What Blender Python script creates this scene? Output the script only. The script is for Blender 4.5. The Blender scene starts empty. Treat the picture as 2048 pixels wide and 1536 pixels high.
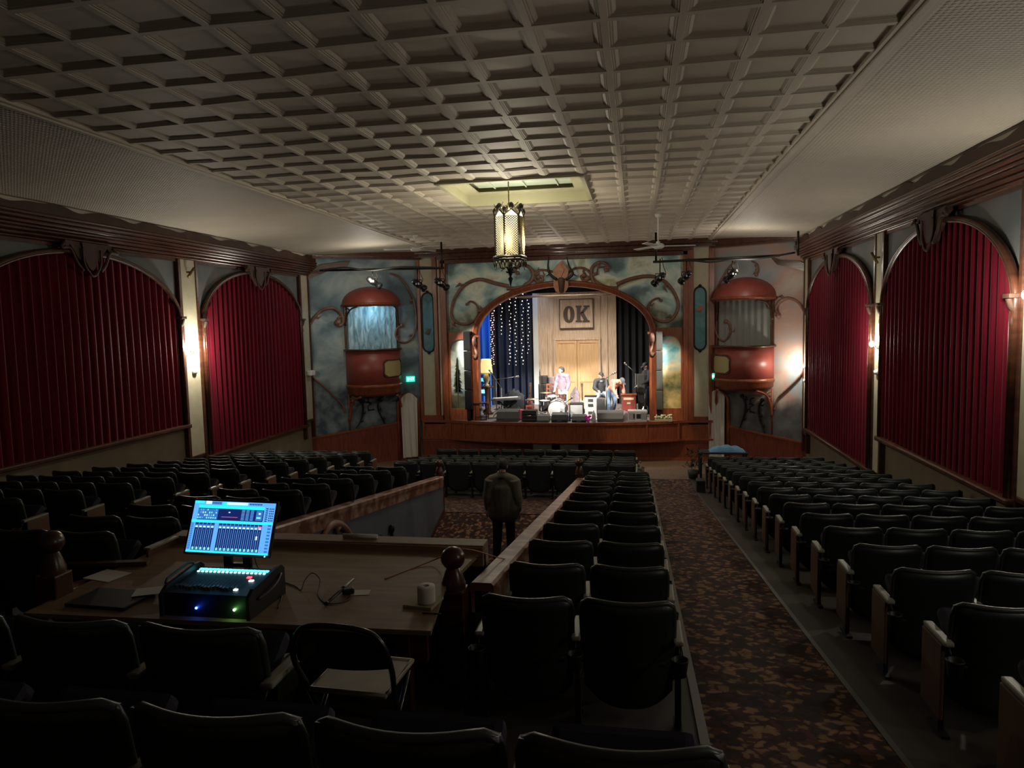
import bpy, bmesh, math, random
from mathutils import Vector, Matrix
R = math.radians
PI = math.pi
random.seed(7)
COL = bpy.context.scene.collection

# ------------------------------------------------------------ camera geometry (metres, y towards the stage)
FPX, CX, CY, ZC = 1420.0, 1024.0, 768.0, 4.6
_y = Vector((1273-CX, 640-CY, FPX)).normalized()
_z = Vector((-.008, -1, 0)); _z = (_z-_y*_z.dot(_y)).normalized()
_x = _z.cross(_y).normalized()
if _x.x < 0: _x = -_x
def ray(u, v):
    c = Vector((u-CX, v-CY, FPX))
    return Vector((_x.dot(c), _y.dot(c), _z.dot(c)))
def P(u, v, x=None, y=None, z=None):
    r = ray(u, v)
    t = x/r.x if x is not None else (y/r.y if y is not None else (z-ZC)/r.z)
    return Vector((r.x*t, r.y*t, ZC+r.z*t))
def hit(u, v, p0, n, off=0.0):
    r = ray(u, v); o = Vector((0, 0, ZC)); q = p0+n*off
    return o+r*((q-o).dot(n)/r.dot(n))

# ------------------------------------------------------------ materials
def mat(name, col, rough=.6, metal=0., col2=None, scale=4., stretch=(1, 1, 1), bump=0., bscale=None,
        emit=None, estr=0., spec=.5, detail=4., lo=.3, hi=.7, sheen=0., coat=0.):
    m = bpy.data.materials.new(name); m.use_nodes = True
    nt = m.node_tree; N = nt.nodes; L = nt.links; b = N['Principled BSDF']
    b.inputs['Base Color'].default_value = (*col, 1)
    b.inputs['Roughness'].default_value = rough
    b.inputs['Metallic'].default_value = metal
    b.inputs['Specular IOR Level'].default_value = spec
    if sheen: b.inputs['Sheen Weight'].default_value = sheen
    if coat: b.inputs['Coat Weight'].default_value = coat; b.inputs['Coat Roughness'].default_value = .2
    if col2 or bump:
        tc = N.new('ShaderNodeTexCoord'); mp = N.new('ShaderNodeMapping'); mp.inputs['Scale'].default_value = stretch
        L.new(tc.outputs['Object'], mp.inputs['Vector'])
        nz = N.new('ShaderNodeTexNoise'); nz.inputs['Scale'].default_value = scale; nz.inputs['Detail'].default_value = detail
        L.new(mp.outputs[0], nz.inputs['Vector'])
        if col2:
            cr = N.new('ShaderNodeValToRGB'); cr.color_ramp.elements[0].position = lo; cr.color_ramp.elements[1].position = hi
            cr.color_ramp.elements[0].color = (*col, 1); cr.color_ramp.elements[1].color = (*col2, 1)
            L.new(nz.outputs['Fac'], cr.inputs[0]); L.new(cr.outputs[0], b.inputs['Base Color'])
        if bump:
            src = nz
            if bscale:
                src = N.new('ShaderNodeTexNoise'); src.inputs['Scale'].default_value = bscale; L.new(mp.outputs[0], src.inputs['Vector'])
            bp = N.new('ShaderNodeBump'); bp.inputs['Strength'].default_value = bump; bp.inputs['Distance'].default_value = .02
            L.new(src.outputs['Fac'], bp.inputs['Height']); L.new(bp.outputs[0], b.inputs['Normal'])
    if emit:
        b.inputs['Emission Color'].default_value = (*emit, 1); b.inputs['Emission Strength'].default_value = estr
    return m

def ramp_mat(name, stops, scale=1., stretch=(1, 1, 1), detail=10., dist=1.2, rough=.65, warp=.0, shift=(0, 0, 0)):
    m = bpy.data.materials.new(name); m.use_nodes = True
    nt = m.node_tree; N = nt.nodes; L = nt.links; b = N['Principled BSDF']; b.inputs['Roughness'].default_value = rough
    tc = N.new('ShaderNodeTexCoord'); mp = N.new('ShaderNodeMapping'); mp.inputs['Scale'].default_value = stretch
    mp.inputs['Location'].default_value = shift
    L.new(tc.outputs['Object'], mp.inputs['Vector'])
    nz = N.new('ShaderNodeTexNoise'); nz.inputs['Scale'].default_value = scale; nz.inputs['Detail'].default_value = detail
    nz.inputs['Distortion'].default_value = dist
    L.new(mp.outputs[0], nz.inputs['Vector'])
    cr = N.new('ShaderNodeValToRGB'); els = cr.color_ramp.elements
    while len(els) < len(stops): els.new(.5)
    for e, (p, c) in zip(els, stops): e.position = p; e.color = (*c, 1)
    L.new(nz.outputs['Fac'], cr.inputs[0]); L.new(cr.outputs[0], b.inputs['Base Color'])
    return m, nt, cr, b, nz, mp

def mural(name, stops, shift, scale=.55, hill=None, hillz=2.5, hamp=1.2):
    """painted sky; hill = colour of a mountain painted over its lower part"""
    m, nt, cr, b, nz, mp = ramp_mat(name, stops, scale=scale, stretch=(1, 1, 1.25), dist=.45, shift=shift)
    if hill:
        N = nt.nodes; L = nt.links
        tc = N.new('ShaderNodeTexCoord'); sx = N.new('ShaderNodeSeparateXYZ'); L.new(tc.outputs['Object'], sx.inputs[0])
        n2 = N.new('ShaderNodeTexNoise'); n2.inputs['Scale'].default_value = .8; n2.inputs['Detail'].default_value = 5
        mp2 = N.new('ShaderNodeMapping'); mp2.inputs['Scale'].default_value = (1, 1, .15); mp2.inputs['Location'].default_value = shift
        L.new(tc.outputs['Object'], mp2.inputs[0]); L.new(mp2.outputs[0], n2.inputs['Vector'])
        ma = N.new('ShaderNodeMath'); ma.operation = 'MULTIPLY_ADD'; ma.inputs[1].default_value = hamp*2; ma.inputs[2].default_value = hillz-hamp
        L.new(n2.outputs['Fac'], ma.inputs[0])
        su = N.new('ShaderNodeMath'); su.operation = 'SUBTRACT'; L.new(ma.outputs[0], su.inputs[0]); L.new(sx.outputs['Z'], su.inputs[1])
        mr = N.new('ShaderNodeMapRange'); mr.inputs['From Min'].default_value = -.05; mr.inputs['From Max'].default_value = .25
        L.new(su.outputs[0], mr.inputs['Value'])
        n3 = N.new('ShaderNodeTexNoise'); n3.inputs['Scale'].default_value = 3.; n3.inputs['Detail'].default_value = 8
        L.new(tc.outputs['Object'], n3.inputs['Vector'])
        c3 = N.new('ShaderNodeValToRGB'); c3.color_ramp.elements[0].position = .35; c3.color_ramp.elements[1].position = .72
        c3.color_ramp.elements[0].color = (*hill[0], 1); c3.color_ramp.elements[1].color = (*hill[1], 1); L.new(n3.outputs['Fac'], c3.inputs[0])
        mx = N.new('ShaderNodeMix'); mx.data_type = 'RGBA'
        L.new(mr.outputs[0], mx.inputs[0]); L.new(cr.outputs[0], mx.inputs[6]); L.new(c3.outputs[0], mx.inputs[7])
        L.new(mx.outputs[2], b.inputs['Base Color'])
    return m

def emat(name, col, s):
    m = bpy.data.materials.new(name); m.use_nodes = True; nt = m.node_tree; nt.nodes.clear()
    e = nt.nodes.new('ShaderNodeEmission'); e.inputs[0].default_value = (*col, 1); e.inputs[1].default_value = s
    o = nt.nodes.new('ShaderNodeOutputMaterial'); nt.links.new(e.outputs[0], o.inputs[0]); return m

M = {}
M['wood'] = mat('stained_red_wood', (.145, .034, .015), .34, col2=(.27, .075, .028), scale=3, stretch=(8, 8, 1), bump=.08)
M['wood_dark'] = mat('dark_stained_wood', (.035, .012, .007), .3, col2=(.085, .03, .014), scale=3, stretch=(1, 1, 6), bump=.08)
M['cornice'] = mat('polished_mahogany', (.04, .0115, .007), .2, col2=(.085, .026, .013), scale=2.5, stretch=(4, .7, 4), coat=.5)
M['fascia'] = mat('brown_fascia_board', (.04, .019, .012), .7, col2=(.075, .035, .02), scale=3)
M['scroll'] = mat('carved_brown_wood', (.15, .065, .045), .5, col2=(.25, .125, .085), scale=9)
M['crest'] = mat('carved_orange_wood', (.25, .09, .03), .5, col2=(.42, .17, .06), scale=14, bump=.4)
M['iron'] = mat('black_iron', (.018, .015, .012), .45, .6)
M['brass'] = mat('aged_brass', (.12, .085, .03), .45, .8, col2=(.2, .15, .06), scale=20)
M['cream'] = mat('cream_painted_plaster', (.38, .345, .24), .62, col2=(.45, .41, .29), scale=5)
M['tan'] = mat('tan_painted_wall', (.15, .118, .072), .75, col2=(.19, .15, .095), scale=3)
M['velvet'] = mat('crimson_velvet', (.085, .002, .009), .62, col2=(.135, .004, .015), scale=2, stretch=(3, 3, .4), sheen=.12, spec=.07)
M['black_cloth'] = mat('black_stage_cloth', (.006, .007, .01), .85)
M['masking'] = mat('black_masking_cloth', (.0003, .0003, .0004), 1., spec=0.)
M['navy_cloth'] = mat('dark_navy_cloth', (.006, .011, .028), .8)
M['blue_cloth'] = mat('bright_blue_cloth', (.02, .13, .5), .75)
M['tin'] = mat('painted_tin', (.5, .44, .36), .62, col2=(.58, .52, .43), scale=1.3, bump=.05, bscale=18)
M['tin_green'] = mat('pale_yellow_painted_wood', (.4, .385, .25), .6)
M['shell'] = mat('charcoal_green_vinyl', (.012, .016, .015), .42, col2=(.017, .023, .021), scale=6, bump=.05, bscale=90)
M['lit_edge'] = mat('dark_grey_edge_highlight', (.035, .042, .038), .38)  # paler than the shell: paints in the light the seat edges catch
M['cushion'] = mat('dark_purple_seat_cloth', (.012, .01, .025), .8)
M['armtop'] = mat('cream_plastic_arm', (.26, .25, .2), .4)
M['endpanel'] = mat('worn_brown_plywood', (.065, .03, .014), .55, col2=(.12, .055, .022), scale=5, stretch=(1, 1, .2))
M['black'] = mat('black_plastic', (.012, .012, .013), .5)
M['blackgloss'] = mat('glossy_black_metal', (.012, .012, .013), .25)
M['chrome'] = mat('chrome', (.6, .6, .6), .2, 1.)
M['steel'] = mat('painted_grey_steel', (.12, .12, .11), .4, .5)
M['ply'] = mat('raw_plywood', (.16, .095, .05), .6, col2=(.24, .145, .078), scale=3, stretch=(1, 5, 5))
M['floorwood'] = mat('worn_floorboards', (.11, .07, .045), .5, col2=(.2, .13, .08), scale=4, stretch=(8, .8, 1))
M['darkfloor'] = mat('dark_painted_floor', (.02, .016, .013), .6, col2=(.034, .026, .019), scale=3)
M['plasterblue'] = mat('slate_blue_plaster', (.075, .085, .11), .7, col2=(.095, .105, .13), scale=2)
M['panelred'] = mat('oxblood_painted_wood', (.22, .045, .035), .42, col2=(.28, .06, .045), scale=4)
M['cloth_white'] = mat('off_white_cloth', (.55, .53, .48), .85, bump=.2, scale=5)
M['white'] = mat('white_paint', (.7, .7, .68), .5)
M['paper'] = mat('white_paper', (.6, .58, .54), .8)
M['teal'] = ramp_mat('teal_painted_panel', [(.3, (.04, .12, .14)), (.7, (.12, .26, .27))], 2.)[0]
M['cedar'] = mat('pale_cedar_boards', (.5, .34, .22), .55, col2=(.74, .57, .42), scale=2.5, stretch=(9, 9, .8), bump=.1)
M['door'] = mat('honey_pine', (.62, .38, .18), .5, col2=(.78, .5, .26), scale=2.5, stretch=(9, 9, .8))
M['letters'] = mat('dark_brown_iron', (.06, .028, .02), .5)
M['skin'] = mat('skin', (.62, .38, .28), .5)
M['rope'] = mat('black_cable', (.01, .01, .01), .5)
M['orangecable'] = mat('orange_cable', (.3, .08, .03), .5)
M['sky_l'] = mural('mural_slate_clouds', [(.3, (.06, .1, .13)), (.45, (.14, .21, .25)), (.56, (.3, .37, .38)), (.7, (.6, .6, .53))], (3.1, 0, 2), .75, ((.035, .055, .075), (.2, .24, .26)), 2.6, 1.3)
M['sky_r'] = mural('mural_dusk_clouds', [(.3, (.13, .17, .2)), (.44, (.27, .29, .3)), (.54, (.42, .26, .21)), (.7, (.5, .47, .42))], (8, 3, 5), .5, ((.06, .06, .065), (.14, .13, .13)), 2.2, .9)
M['sky_side'] = mural('mural_grey_spandrel', [(.3, (.07, .085, .095)), (.55, (.13, .14, .14)), (.75, (.19, .16, .13))], (1, 7, 3), .8)
M['sky_p'] = mural('mural_storm_over_stage', [(.3, (.06, .09, .1)), (.4, (.15, .24, .25)), (.48, (.38, .54, .53)), (.56, (.75, .8, .66)), (.64, (.4, .43, .26)), (.74, (.9, .75, .5))], (2, 9, 1), .8, ((.05, .075, .06), (.42, .44, .33)), 5.0, 1.0)
M['pic_l'] = mural('mural_pine_and_cloud', [(.32, (.2, .36, .4)), (.46, (.6, .62, .55)), (.55, (.35, .45, .42)), (.68, (.8, .7, .52))], (4, 1, 2), 1.7, ((.02, .025, .015), (.14, .12, .07)), 2.35, .5)
M['pic_r'] = mural('mural_valley', [(.32, (.08, .3, .34)), (.45, (.3, .5, .5)), (.55, (.8, .6, .32)), (.68, (.85, .78, .55))], (9, 5, 2), 1.6, ((.05, .09, .03), (.6, .42, .16)), 3.0, .6)

def grid_bump(m, pitch, strength, axes=('Y', 'X')):
    nt = m.node_tree; N = nt.nodes; L = nt.links; b = N['Principled BSDF']
    tc = N.new('ShaderNodeTexCoord'); hs = []
    for ax in axes:
        w = N.new('ShaderNodeTexWave'); w.bands_direction = ax; w.inputs['Scale'].default_value = .314/pitch
        w.inputs['Distortion'].default_value = .6; w.inputs['Detail Scale'].default_value = .5
        L.new(tc.outputs['Object'], w.inputs['Vector']); hs.append(w)
    a = N.new('ShaderNodeMath'); a.operation = 'MULTIPLY'; L.new(hs[0].outputs['Fac'], a.inputs[0]); L.new(hs[1].outputs['Fac'], a.inputs[1])
    n = N.new('ShaderNodeTexNoise'); n.inputs['Scale'].default_value = .9; n.inputs['Detail'].default_value = 3; L.new(tc.outputs['Object'], n.inputs['Vector'])
    a2 = N.new('ShaderNodeMath'); a2.operation = 'MULTIPLY_ADD'; a2.inputs[1].default_value = 5.; L.new(n.outputs['Fac'], a2.inputs[0]); L.new(a.outputs[0], a2.inputs[2])
    bp = N.new('ShaderNodeBump'); bp.inputs['Strength'].default_value = strength; bp.inputs['Distance'].default_value = .012
    L.new(a2.outputs[0], bp.inputs['Height']); L.new(bp.outputs[0], b.inputs['Normal'])
M['cove'] = mat('embossed_tin_sheet', (.5, .45, .37), .6, col2=(.57, .52, .43), scale=.8)
grid_bump(M['cove'], .055, .8)

def carpet():
    m = bpy.data.materials.new('leaf_pattern_carpet'); m.use_nodes = True
    nt = m.node_tree; N = nt.nodes; L = nt.links; b = N['Principled BSDF']; b.inputs['Roughness'].default_value = .95
    tc = N.new('ShaderNodeTexCoord')
    nz = N.new('ShaderNodeTexNoise'); nz.inputs['Scale'].default_value = 9; nz.inputs['Detail'].default_value = 2; L.new(tc.outputs['Object'], nz.inputs['Vector'])
    mx = N.new('ShaderNodeVectorMath'); mx.operation = 'MULTIPLY_ADD'; mx.inputs[1].default_value = (.22, .22, 0)
    L.new(nz.outputs['Color'], mx.inputs[0]); L.new(tc.outputs['Object'], mx.inputs[2])
    v = N.new('ShaderNodeTexVoronoi'); v.inputs['Scale'].default_value = 11; v.inputs['Randomness'].default_value = 1; L.new(mx.outputs[0], v.inputs['Vector'])
    cr = N.new('ShaderNodeValToRGB'); els = cr.color_ramp.elements
    els[0].position = .0; els[0].color = (.25, .145, .075, 1); els[1].position = .4; els[1].color = (.19, .095, .05, 1)
    e = els.new(.46); e.color = (.065, .012, .014, 1); e = els.new(.66); e.color = (.02, .008, .008, 1)
    L.new(v.outputs['Distance'], cr.inputs[0])
    v2 = N.new('ShaderNodeTexVoronoi'); v2.inputs['Scale'].default_value = 11; L.new(mx.outputs[0], v2.inputs['Vector'])
    c2 = N.new('ShaderNodeValToRGB'); c2.color_ramp.interpolation = 'CONSTANT'; q = c2.color_ramp.elements
    q[0].color = (1, 1, 1, 1); q[1].position = .45; q[1].color = (.3, .12, .12, 1); q.new(.7).color = (.75, .85, .55, 1)
    sp = N.new('ShaderNodeSeparateColor'); L.new(v2.outputs['Color'], sp.inputs[0]); L.new(sp.outputs[0], c2.inputs[0])
    ml = N.new('ShaderNodeMix'); ml.data_type = 'RGBA'; ml.blend_type = 'MULTIPLY'; ml.inputs[0].default_value = 1
    L.new(cr.outputs[0], ml.inputs[6]); L.new(c2.outputs[0], ml.inputs[7]); L.new(ml.outputs[2], b.inputs['Base Color'])
    return m
M['carpet'] = carpet()

def boards(m, pitch, axis='X', strength=.6):
    nt = m.node_tree; N = nt.nodes; L = nt.links; b = N['Principled BSDF']
    tc = N.new('ShaderNodeTexCoord'); w = N.new('ShaderNodeTexWave'); w.bands_direction = axis; w.wave_profile = 'SAW'
    w.inputs['Scale'].default_value = .314/pitch; L.new(tc.outputs['Object'], w.inputs['Vector'])
    bp = N.new('ShaderNodeBump'); bp.inputs['Strength'].default_value = strength; bp.inputs['Distance'].default_value = .01
    L.new(w.outputs['Fac'], bp.inputs['Height']); L.new(bp.outputs[0], b.inputs['Normal'])
M['beadboard'] = mat('red_beadboard', (.11, .022, .011), .38, col2=(.19, .045, .019), scale=3, stretch=(8, 8, 1)); boards(M['beadboard'], .07)
boards(M['cedar'], .16, 'X', .5)

# ------------------------------------------------------------ mesh builders
class MB:
    def __init__(s): s.b = bmesh.new(); s.mats = []; s.mi = 0
    def use(s, m):
        if m not in s.mats: s.mats.append(m)
        s.mi = s.mats.index(m); return s
    def face(s, pts):
        f = s.b.faces.new([s.b.verts.new(p) for p in pts]); f.material_index = s.mi; return f
    def box(s, c, d, rot=None, bev=0.):
        c = Vector(c); mtx = rot.to_3x3() if rot else Matrix.Identity(3)
        vs = [s.b.verts.new(c+mtx@Vector((d[0]/2*i, d[1]/2*j, d[2]/2*k))) for k in (-1, 1) for j in (-1, 1) for i in (-1, 1)]
        fs = [s.b.faces.new([vs[i] for i in q]) for q in ((0, 2, 3, 1), (4, 5, 7, 6), (0, 1, 5, 4), (2, 6, 7, 3), (0, 4, 6, 2), (1, 3, 7, 5))]
        for f in fs: f.material_index = s.mi
        if bev:
            es = list({e for f in fs for e in f.edges})
            r = bmesh.ops.bevel(s.b, geom=es, offset=bev, segments=2, affect='EDGES', profile=.6)
            for f in r['faces']: f.material_index = s.mi
        return s
    def bx(s, x0, x1, y0, y1, z0, z1, bev=0.): return s.box(((x0+x1)/2, (y0+y1)/2, (z0+z1)/2), (x1-x0, y1-y0, z1-z0), None, bev)
    def rings(s, rings, close=False, cap=True):
        rv = [[s.b.verts.new(p) for p in r] for r in rings]; n = len(rv[0])
        m = len(rv)
        for i in range(m if close else m-1):
            a, b2 = rv[i], rv[(i+1) % m]
            for j in range(n):
                k = (j+1) % n
                f = s.b.faces.new((a[j], a[k], b2[k], b2[j])); f.material_index = s.mi; f.smooth = True
        if cap and not close:
            for q in (rv[0][::-1], rv[-1]):
                f = s.b.faces.new(q); f.material_index = s.mi
        return s
    def tube(s, pts, r, n=8, flat=1., close=False):
        pts = [Vector(p) for p in pts]; m = len(pts)
        rr = r if isinstance(r, (list, tuple)) else [r]*m
        rings = []; nrm = None
        for i in range(m):
            t = (pts[(i+1) % m]-pts[(i-1) % m]) if close else (pts[min(i+1, m-1)]-pts[max(i-1, 0)])
            if t.length < 1e-9: t = Vector((0, 0, 1))
            t.normalize()
            if nrm is None: nrm = t.cross(Vector((0, 0, 1)) if abs(t.z) < .9 else Vector((1, 0, 0)))
            nrm = nrm-t*nrm.dot(t); nrm.normalize(); bn = t.cross(nrm)
            rings.append([pts[i]+(nrm*math.cos(2*PI*j/n)+bn*math.sin(2*PI*j/n)*flat)*rr[i] for j in range(n)])
        return s.rings(rings, close)
    def cyl(s, a, b2, r0, r1=None, n=16): return s.tube([a, b2], [r0, r0 if r1 is None else r1], n)
    def lathe(s, prof, c=(0, 0, 0), n=20, sx=1., sy=1., a0=0., a1=2*PI):
        c = Vector(c); full = abs(a1-a0-2*PI) < 1e-6; m = n if full else n+1
        rv = [[s.b.verts.new(c+Vector((math.cos(a0+(a1-a0)*j/n)*max(r, 1e-4)*sx, math.sin(a0+(a1-a0)*j/n)*max(r, 1e-4)*sy, z))) for j in range(m)] for r, z in prof]
        for i in range(len(rv)-1):
            for j in range(n):
                k = (j+1) % m
                f = s.b.faces.new((rv[i][j], rv[i][k], rv[i+1][k], rv[i+1][j])); f.material_index = s.mi; f.smooth = True
        return s
    def sph(s, c, r, n=12, sx=1, sy=1, sz=1):
        return s.lathe([(math.sin(PI*i/n)*r, -math.cos(PI*i/n)*r*sz) for i in range(n+1)], c, n+4, sx, sy)
    def prism(s, pts, d):
        """closed 3-D polygon pts swept by vector d"""
        d = Vector(d); a = [s.b.verts.new(p) for p in pts]; c = [s.b.verts.new(Vector(p)+d) for p in pts]; n = len(pts)
        for q in (a[::-1], c, *[(a[i], a[(i+1) % n], c[(i+1) % n], c[i]) for i in range(n)]):
            f = s.b.faces.new(q); f.material_index = s.mi
        return s
    def sheet(s, grid, smooth=True):
        rv = [[s.b.verts.new(p) for p in row] for row in grid]
        for i in range(len(rv)-1):
            for j in range(len(rv[0])-1):
                f = s.b.faces.new((rv[i][j], rv[i][j+1], rv[i+1][j+1], rv[i+1][j])); f.material_index = s.mi; f.smooth = smooth
        return s
    def mesh(s, name):
        me = bpy.data.meshes.new(name)
        bmesh.ops.recalc_face_normals(s.b, faces=s.b.faces)
        s.b.to_mesh(me); s.b.free()
        for m in s.mats: me.materials.append(m)
        return me

def link(name, me, parent=None, loc=None, world=False, **pr):
    o = bpy.data.objects.new(name, me); COL.objects.link(o)
    if parent: o.parent = parent
    if loc is not None: o.location = loc
    if world and parent: o.location = -Vector(parent.location)
    for k, v in pr.items(): o[k] = v
    return o
def part(name, mb, m, parent, world=False, **pr):
    if m is not None and not mb.mats: mb.mats.append(m)
    return link(name, mb.mesh(name), parent, None, world, **pr)
def thing(name, label, cat, loc=(0, 0, 0), rz=0., group=None):
    o = bpy.data.objects.new(name, None); COL.objects.link(o); o.location = loc; o.rotation_euler = (0, 0, rz)
    o.empty_display_size = .1; o['label'] = label; o['category'] = cat
    if group: o['group'] = group
    return o
def solo(name, mb, m, label, cat, group=None, kind=None):
    """a thing that is one mesh, built in world coordinates, origin moved to its base"""
    if m is not None and not mb.mats: mb.mats.append(m)
    me = mb.mesh(name); xs = [v.co for v in me.vertices]
    c = Vector((sum(v.x for v in xs)/len(xs), sum(v.y for v in xs)/len(xs), min(v.z for v in xs)))
    me.transform(Matrix.Translation(-c)); o = link(name, me, loc=c, label=label, category=cat)
    if group: o['group'] = group
    if kind: o['kind'] = kind
    return o
def struct(name, mb, m, parent=None):
    if m is not None and not mb.mats: mb.mats.append(m)
    o = link(name, mb.mesh(name), parent)
    if not parent: o['kind'] = 'structure'
    return o
def copy_tree(o, parent=None):
    c = o.copy(); COL.objects.link(c); c.parent = parent
    for ch in list(o.children): copy_tree(ch, c)
    return c
def smooth(pts, k=4):
    pts = [Vector(p) for p in pts]; out = []
    for i in range(len(pts)-1):
        p0, p1, p2, p3 = pts[max(i-1, 0)], pts[i], pts[i+1], pts[min(i+2, len(pts)-1)]
        for j in range(k):
            t = j/k
            out.append(.5*((2*p1)+(p2-p0)*t+(2*p0-5*p1+4*p2-p3)*t*t+(3*p1-p0-3*p2+p3)*t**3))
    out.append(pts[-1]); return out
ORD = ['zeroth', 'first', 'second', 'third', 'fourth', 'fifth', 'sixth', 'seventh', 'eighth', 'ninth', 'tenth', 'eleventh', 'twelfth',
       'thirteenth', 'fourteenth', 'fifteenth', 'sixteenth', 'seventeenth', 'eighteenth']

def light(name, kind, loc, e, col=(1, 1, 1), size=.1, tgt=None, ang=60, blend=.5, parent=None):
    l = bpy.data.lights.new(name, kind); l.energy = e; l.color = col
    if kind == 'AREA': l.size = size
    else: l.shadow_soft_size = size
    if kind == 'SPOT': l.spot_size = R(ang); l.spot_blend = blend
    o = bpy.data.objects.new(name, l); COL.objects.link(o); o.location = loc
    if tgt is not None: o.rotation_euler = (Vector(tgt)-Vector(loc)).to_track_quat('-Z', 'Y').to_euler()
    return o
# ============================================================ the hall
XL, XR, YL, YR, YP = -10.4, 4.95, 21.4, 22.2, 23.5     # side walls, where they end, proscenium plane
CZ = 7.05
def floor_z(y): return max(0., 2.582-.133*y)
def floor_left(y): return max(0., 2.80-.133*y)

# ---- floors
def slab(mb, x0, x1, y0, y1, fz, n=1, th=.25):
    prev = None
    ys = [y0+(y1-y0)*i/n for i in range(n+1)]
    top = [[Vector((x, y, fz(y))) for x in (x0, x1)] for y in ys]
    for i in range(n):
        mb.prism([top[i][0], top[i][1], top[i+1][1], top[i+1][0]], (0, 0, -th))
b = MB(); YF = 19.41
slab(b, XL, -4.06, 3.65, 13.9, floor_left); slab(b, XL, -6.7, 13.9, 21.0, floor_left); slab(b, XL, -6.7, 21.0, 24, lambda y: 0.); slab(b, -6.7, -4.06, 13.9, YF, floor_z); slab(b, -6.7, -4.06, YF, 24, lambda y: -.002)
slab(b, -4.06, -1.04, 13.9, YF, floor_z); slab(b, -1.04, .36, 3.65, YF, floor_z)
slab(b, -4.06, XR, YF, 24, lambda y: -.002)
slab(b, 1.5, XR, -1, YF, floor_z)
struct('floor', b, M['darkfloor'])
b = MB()
slab(b, XL, .36, 2.3, 3.65, lambda y: 2.38); slab(b, XL, .36, -1, 2.3, lambda y: 2.52)
struct('floor_rear', b, M['darkfloor'])
b = MB()
slab(b, .42, 1.5, -1, YF, floor_z, th=.2); slab(b, .42, 1.5, YF, 20.6, lambda y: 0., th=.2)
slab(b, -6.65, .36, 13.92, 16.2, lambda y: floor_z(y)+.012, th=.02)
slab(b, -3.93, -1.17, 6.5, 13.9, lambda y: .73-.3*(13.9-y), th=.2)
struct('floor_carpet', b, M['carpet'])
b = MB(); b.bx(XL+.1, XR-.1, 20.6, 23.4, -.02, .012); struct('floor_front', b, M['floorwood'])
# metal nosings along the aisle
b = MB(); b.prism([(.36, -1, floor_z(-1)+.015), (.42, -1, floor_z(-1)+.015), (.42, YF, .015), (.36, YF, .015)], (0, 0, -.12))
struct('lit_edge_1', b, M['steel'])
b = MB(); b.prism([(1.49, -1, floor_z(-1)+.008), (1.53, -1, floor_z(-1)+.008), (1.53, YF, .008), (1.49, YF, .008)], (0, 0, -.012))
struct('lit_edge_2', b, M['steel'])

# ---- ceiling
b = MB(); x0, x1, y0 = -6.6, 2.3, -.6; nx = 14; px = (x1-x0)/nx; py = .61; ny = 40
def jit(i, j, s): 
    random.seed(i*7919+j*104729+s); return (random.random()-.5)
SKY = (-3.42, -1.52, 12.35, 14.45)
sx0, sx1 = x0+5*px, x0+8*px+.0
sy0 = y0+21*py; sy1 = y0+24*py+.2
sy1 = y0+25*py
for i in range(nx):
    for j in range(ny):
        if 5 <= i < 9 and 21 <= j < 25: continue
        xa, ya = x0+i*px, y0+j*py; xb, yb = xa+px, min(ya+py, 24.2)
        def rect(m, z, kz=0.): return [Vector((xa+m, ya+m, z)), Vector((xb-m, ya+m, z)), Vector((xb-m, yb-m, z)), Vector((xa+m, yb-m, z))]
        lv = [(0, CZ), (.03, CZ), (.034, CZ+.007), (.05, CZ+.008), (.054, CZ+.014), (.07, CZ+.015), (.1, CZ+.034)]
        rs = [rect(m, z) for m, z in lv]
        for k, r in enumerate(rs):
            for q, v in enumerate(r):
                ii, jj = i+(q in (1, 2)), j+(q in (2, 3))
                v.z += .016*jit(ii, jj, 1); v.x += .01*jit(ii, jj, 5); v.y += .01*jit(ii, jj, 6)
        for a, c in zip(rs, rs[1:]):
            for q in range(4): b.face((a[q], a[(q+1) % 4], c[(q+1) % 4], c[q]))
        b.face(rs[-1])
b.prism([(x0, y0+ny*py-.3, CZ+.1), (x1, y0+ny*py-.3, CZ+.1), (x1, 29.5, CZ+.1), (x0, 29.5, CZ+.1)], (0, 0, .02))
struct('ceiling', b, M['tin'])
for nm, xa, xb, zb in (('ceiling_cove_left', x0, XL, 6.84), ('ceiling_cove_right', x1, XR, 6.84)):
    b = MB(); g = []
    for j in range(60):
        y = -.6+j*.42; g.append([Vector((xa+(xb-xa)*t, y, CZ+(zb-CZ)*t+.03*math.sin(PI*t)+.01*jit(j, int(t*10), 3))) for t in (0, .2, .4, .6, .8, 1.)])
    b.sheet(g); sg_ = 1 if xb < 0 else -1; b.prism([(xb+sg_*.22, -1, 6.62), (xb+sg_*.28, -1, 6.62), (xb+sg_*.28, -1, 6.95), (xb+sg_*.22, -1, 6.95)], (0, 24 if xb < 0 else 24, 0)); b.use(M['cove']); struct(nm, b, M['cove'])
b = MB()
for xa in (x0, x1):
    b.bx(xa-.05, xa+.03, -.6, 23.6, CZ-.035, CZ+.03, .01)
    b.bx(xa-.1, xa-.05, -.6, 23.6, CZ-.015, CZ+.02); b.bx(xa+.03, xa+.09, -.6, 23.6, CZ-.015, CZ+.02)
struct('lit_edge_3', b, M['tin'])
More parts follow.
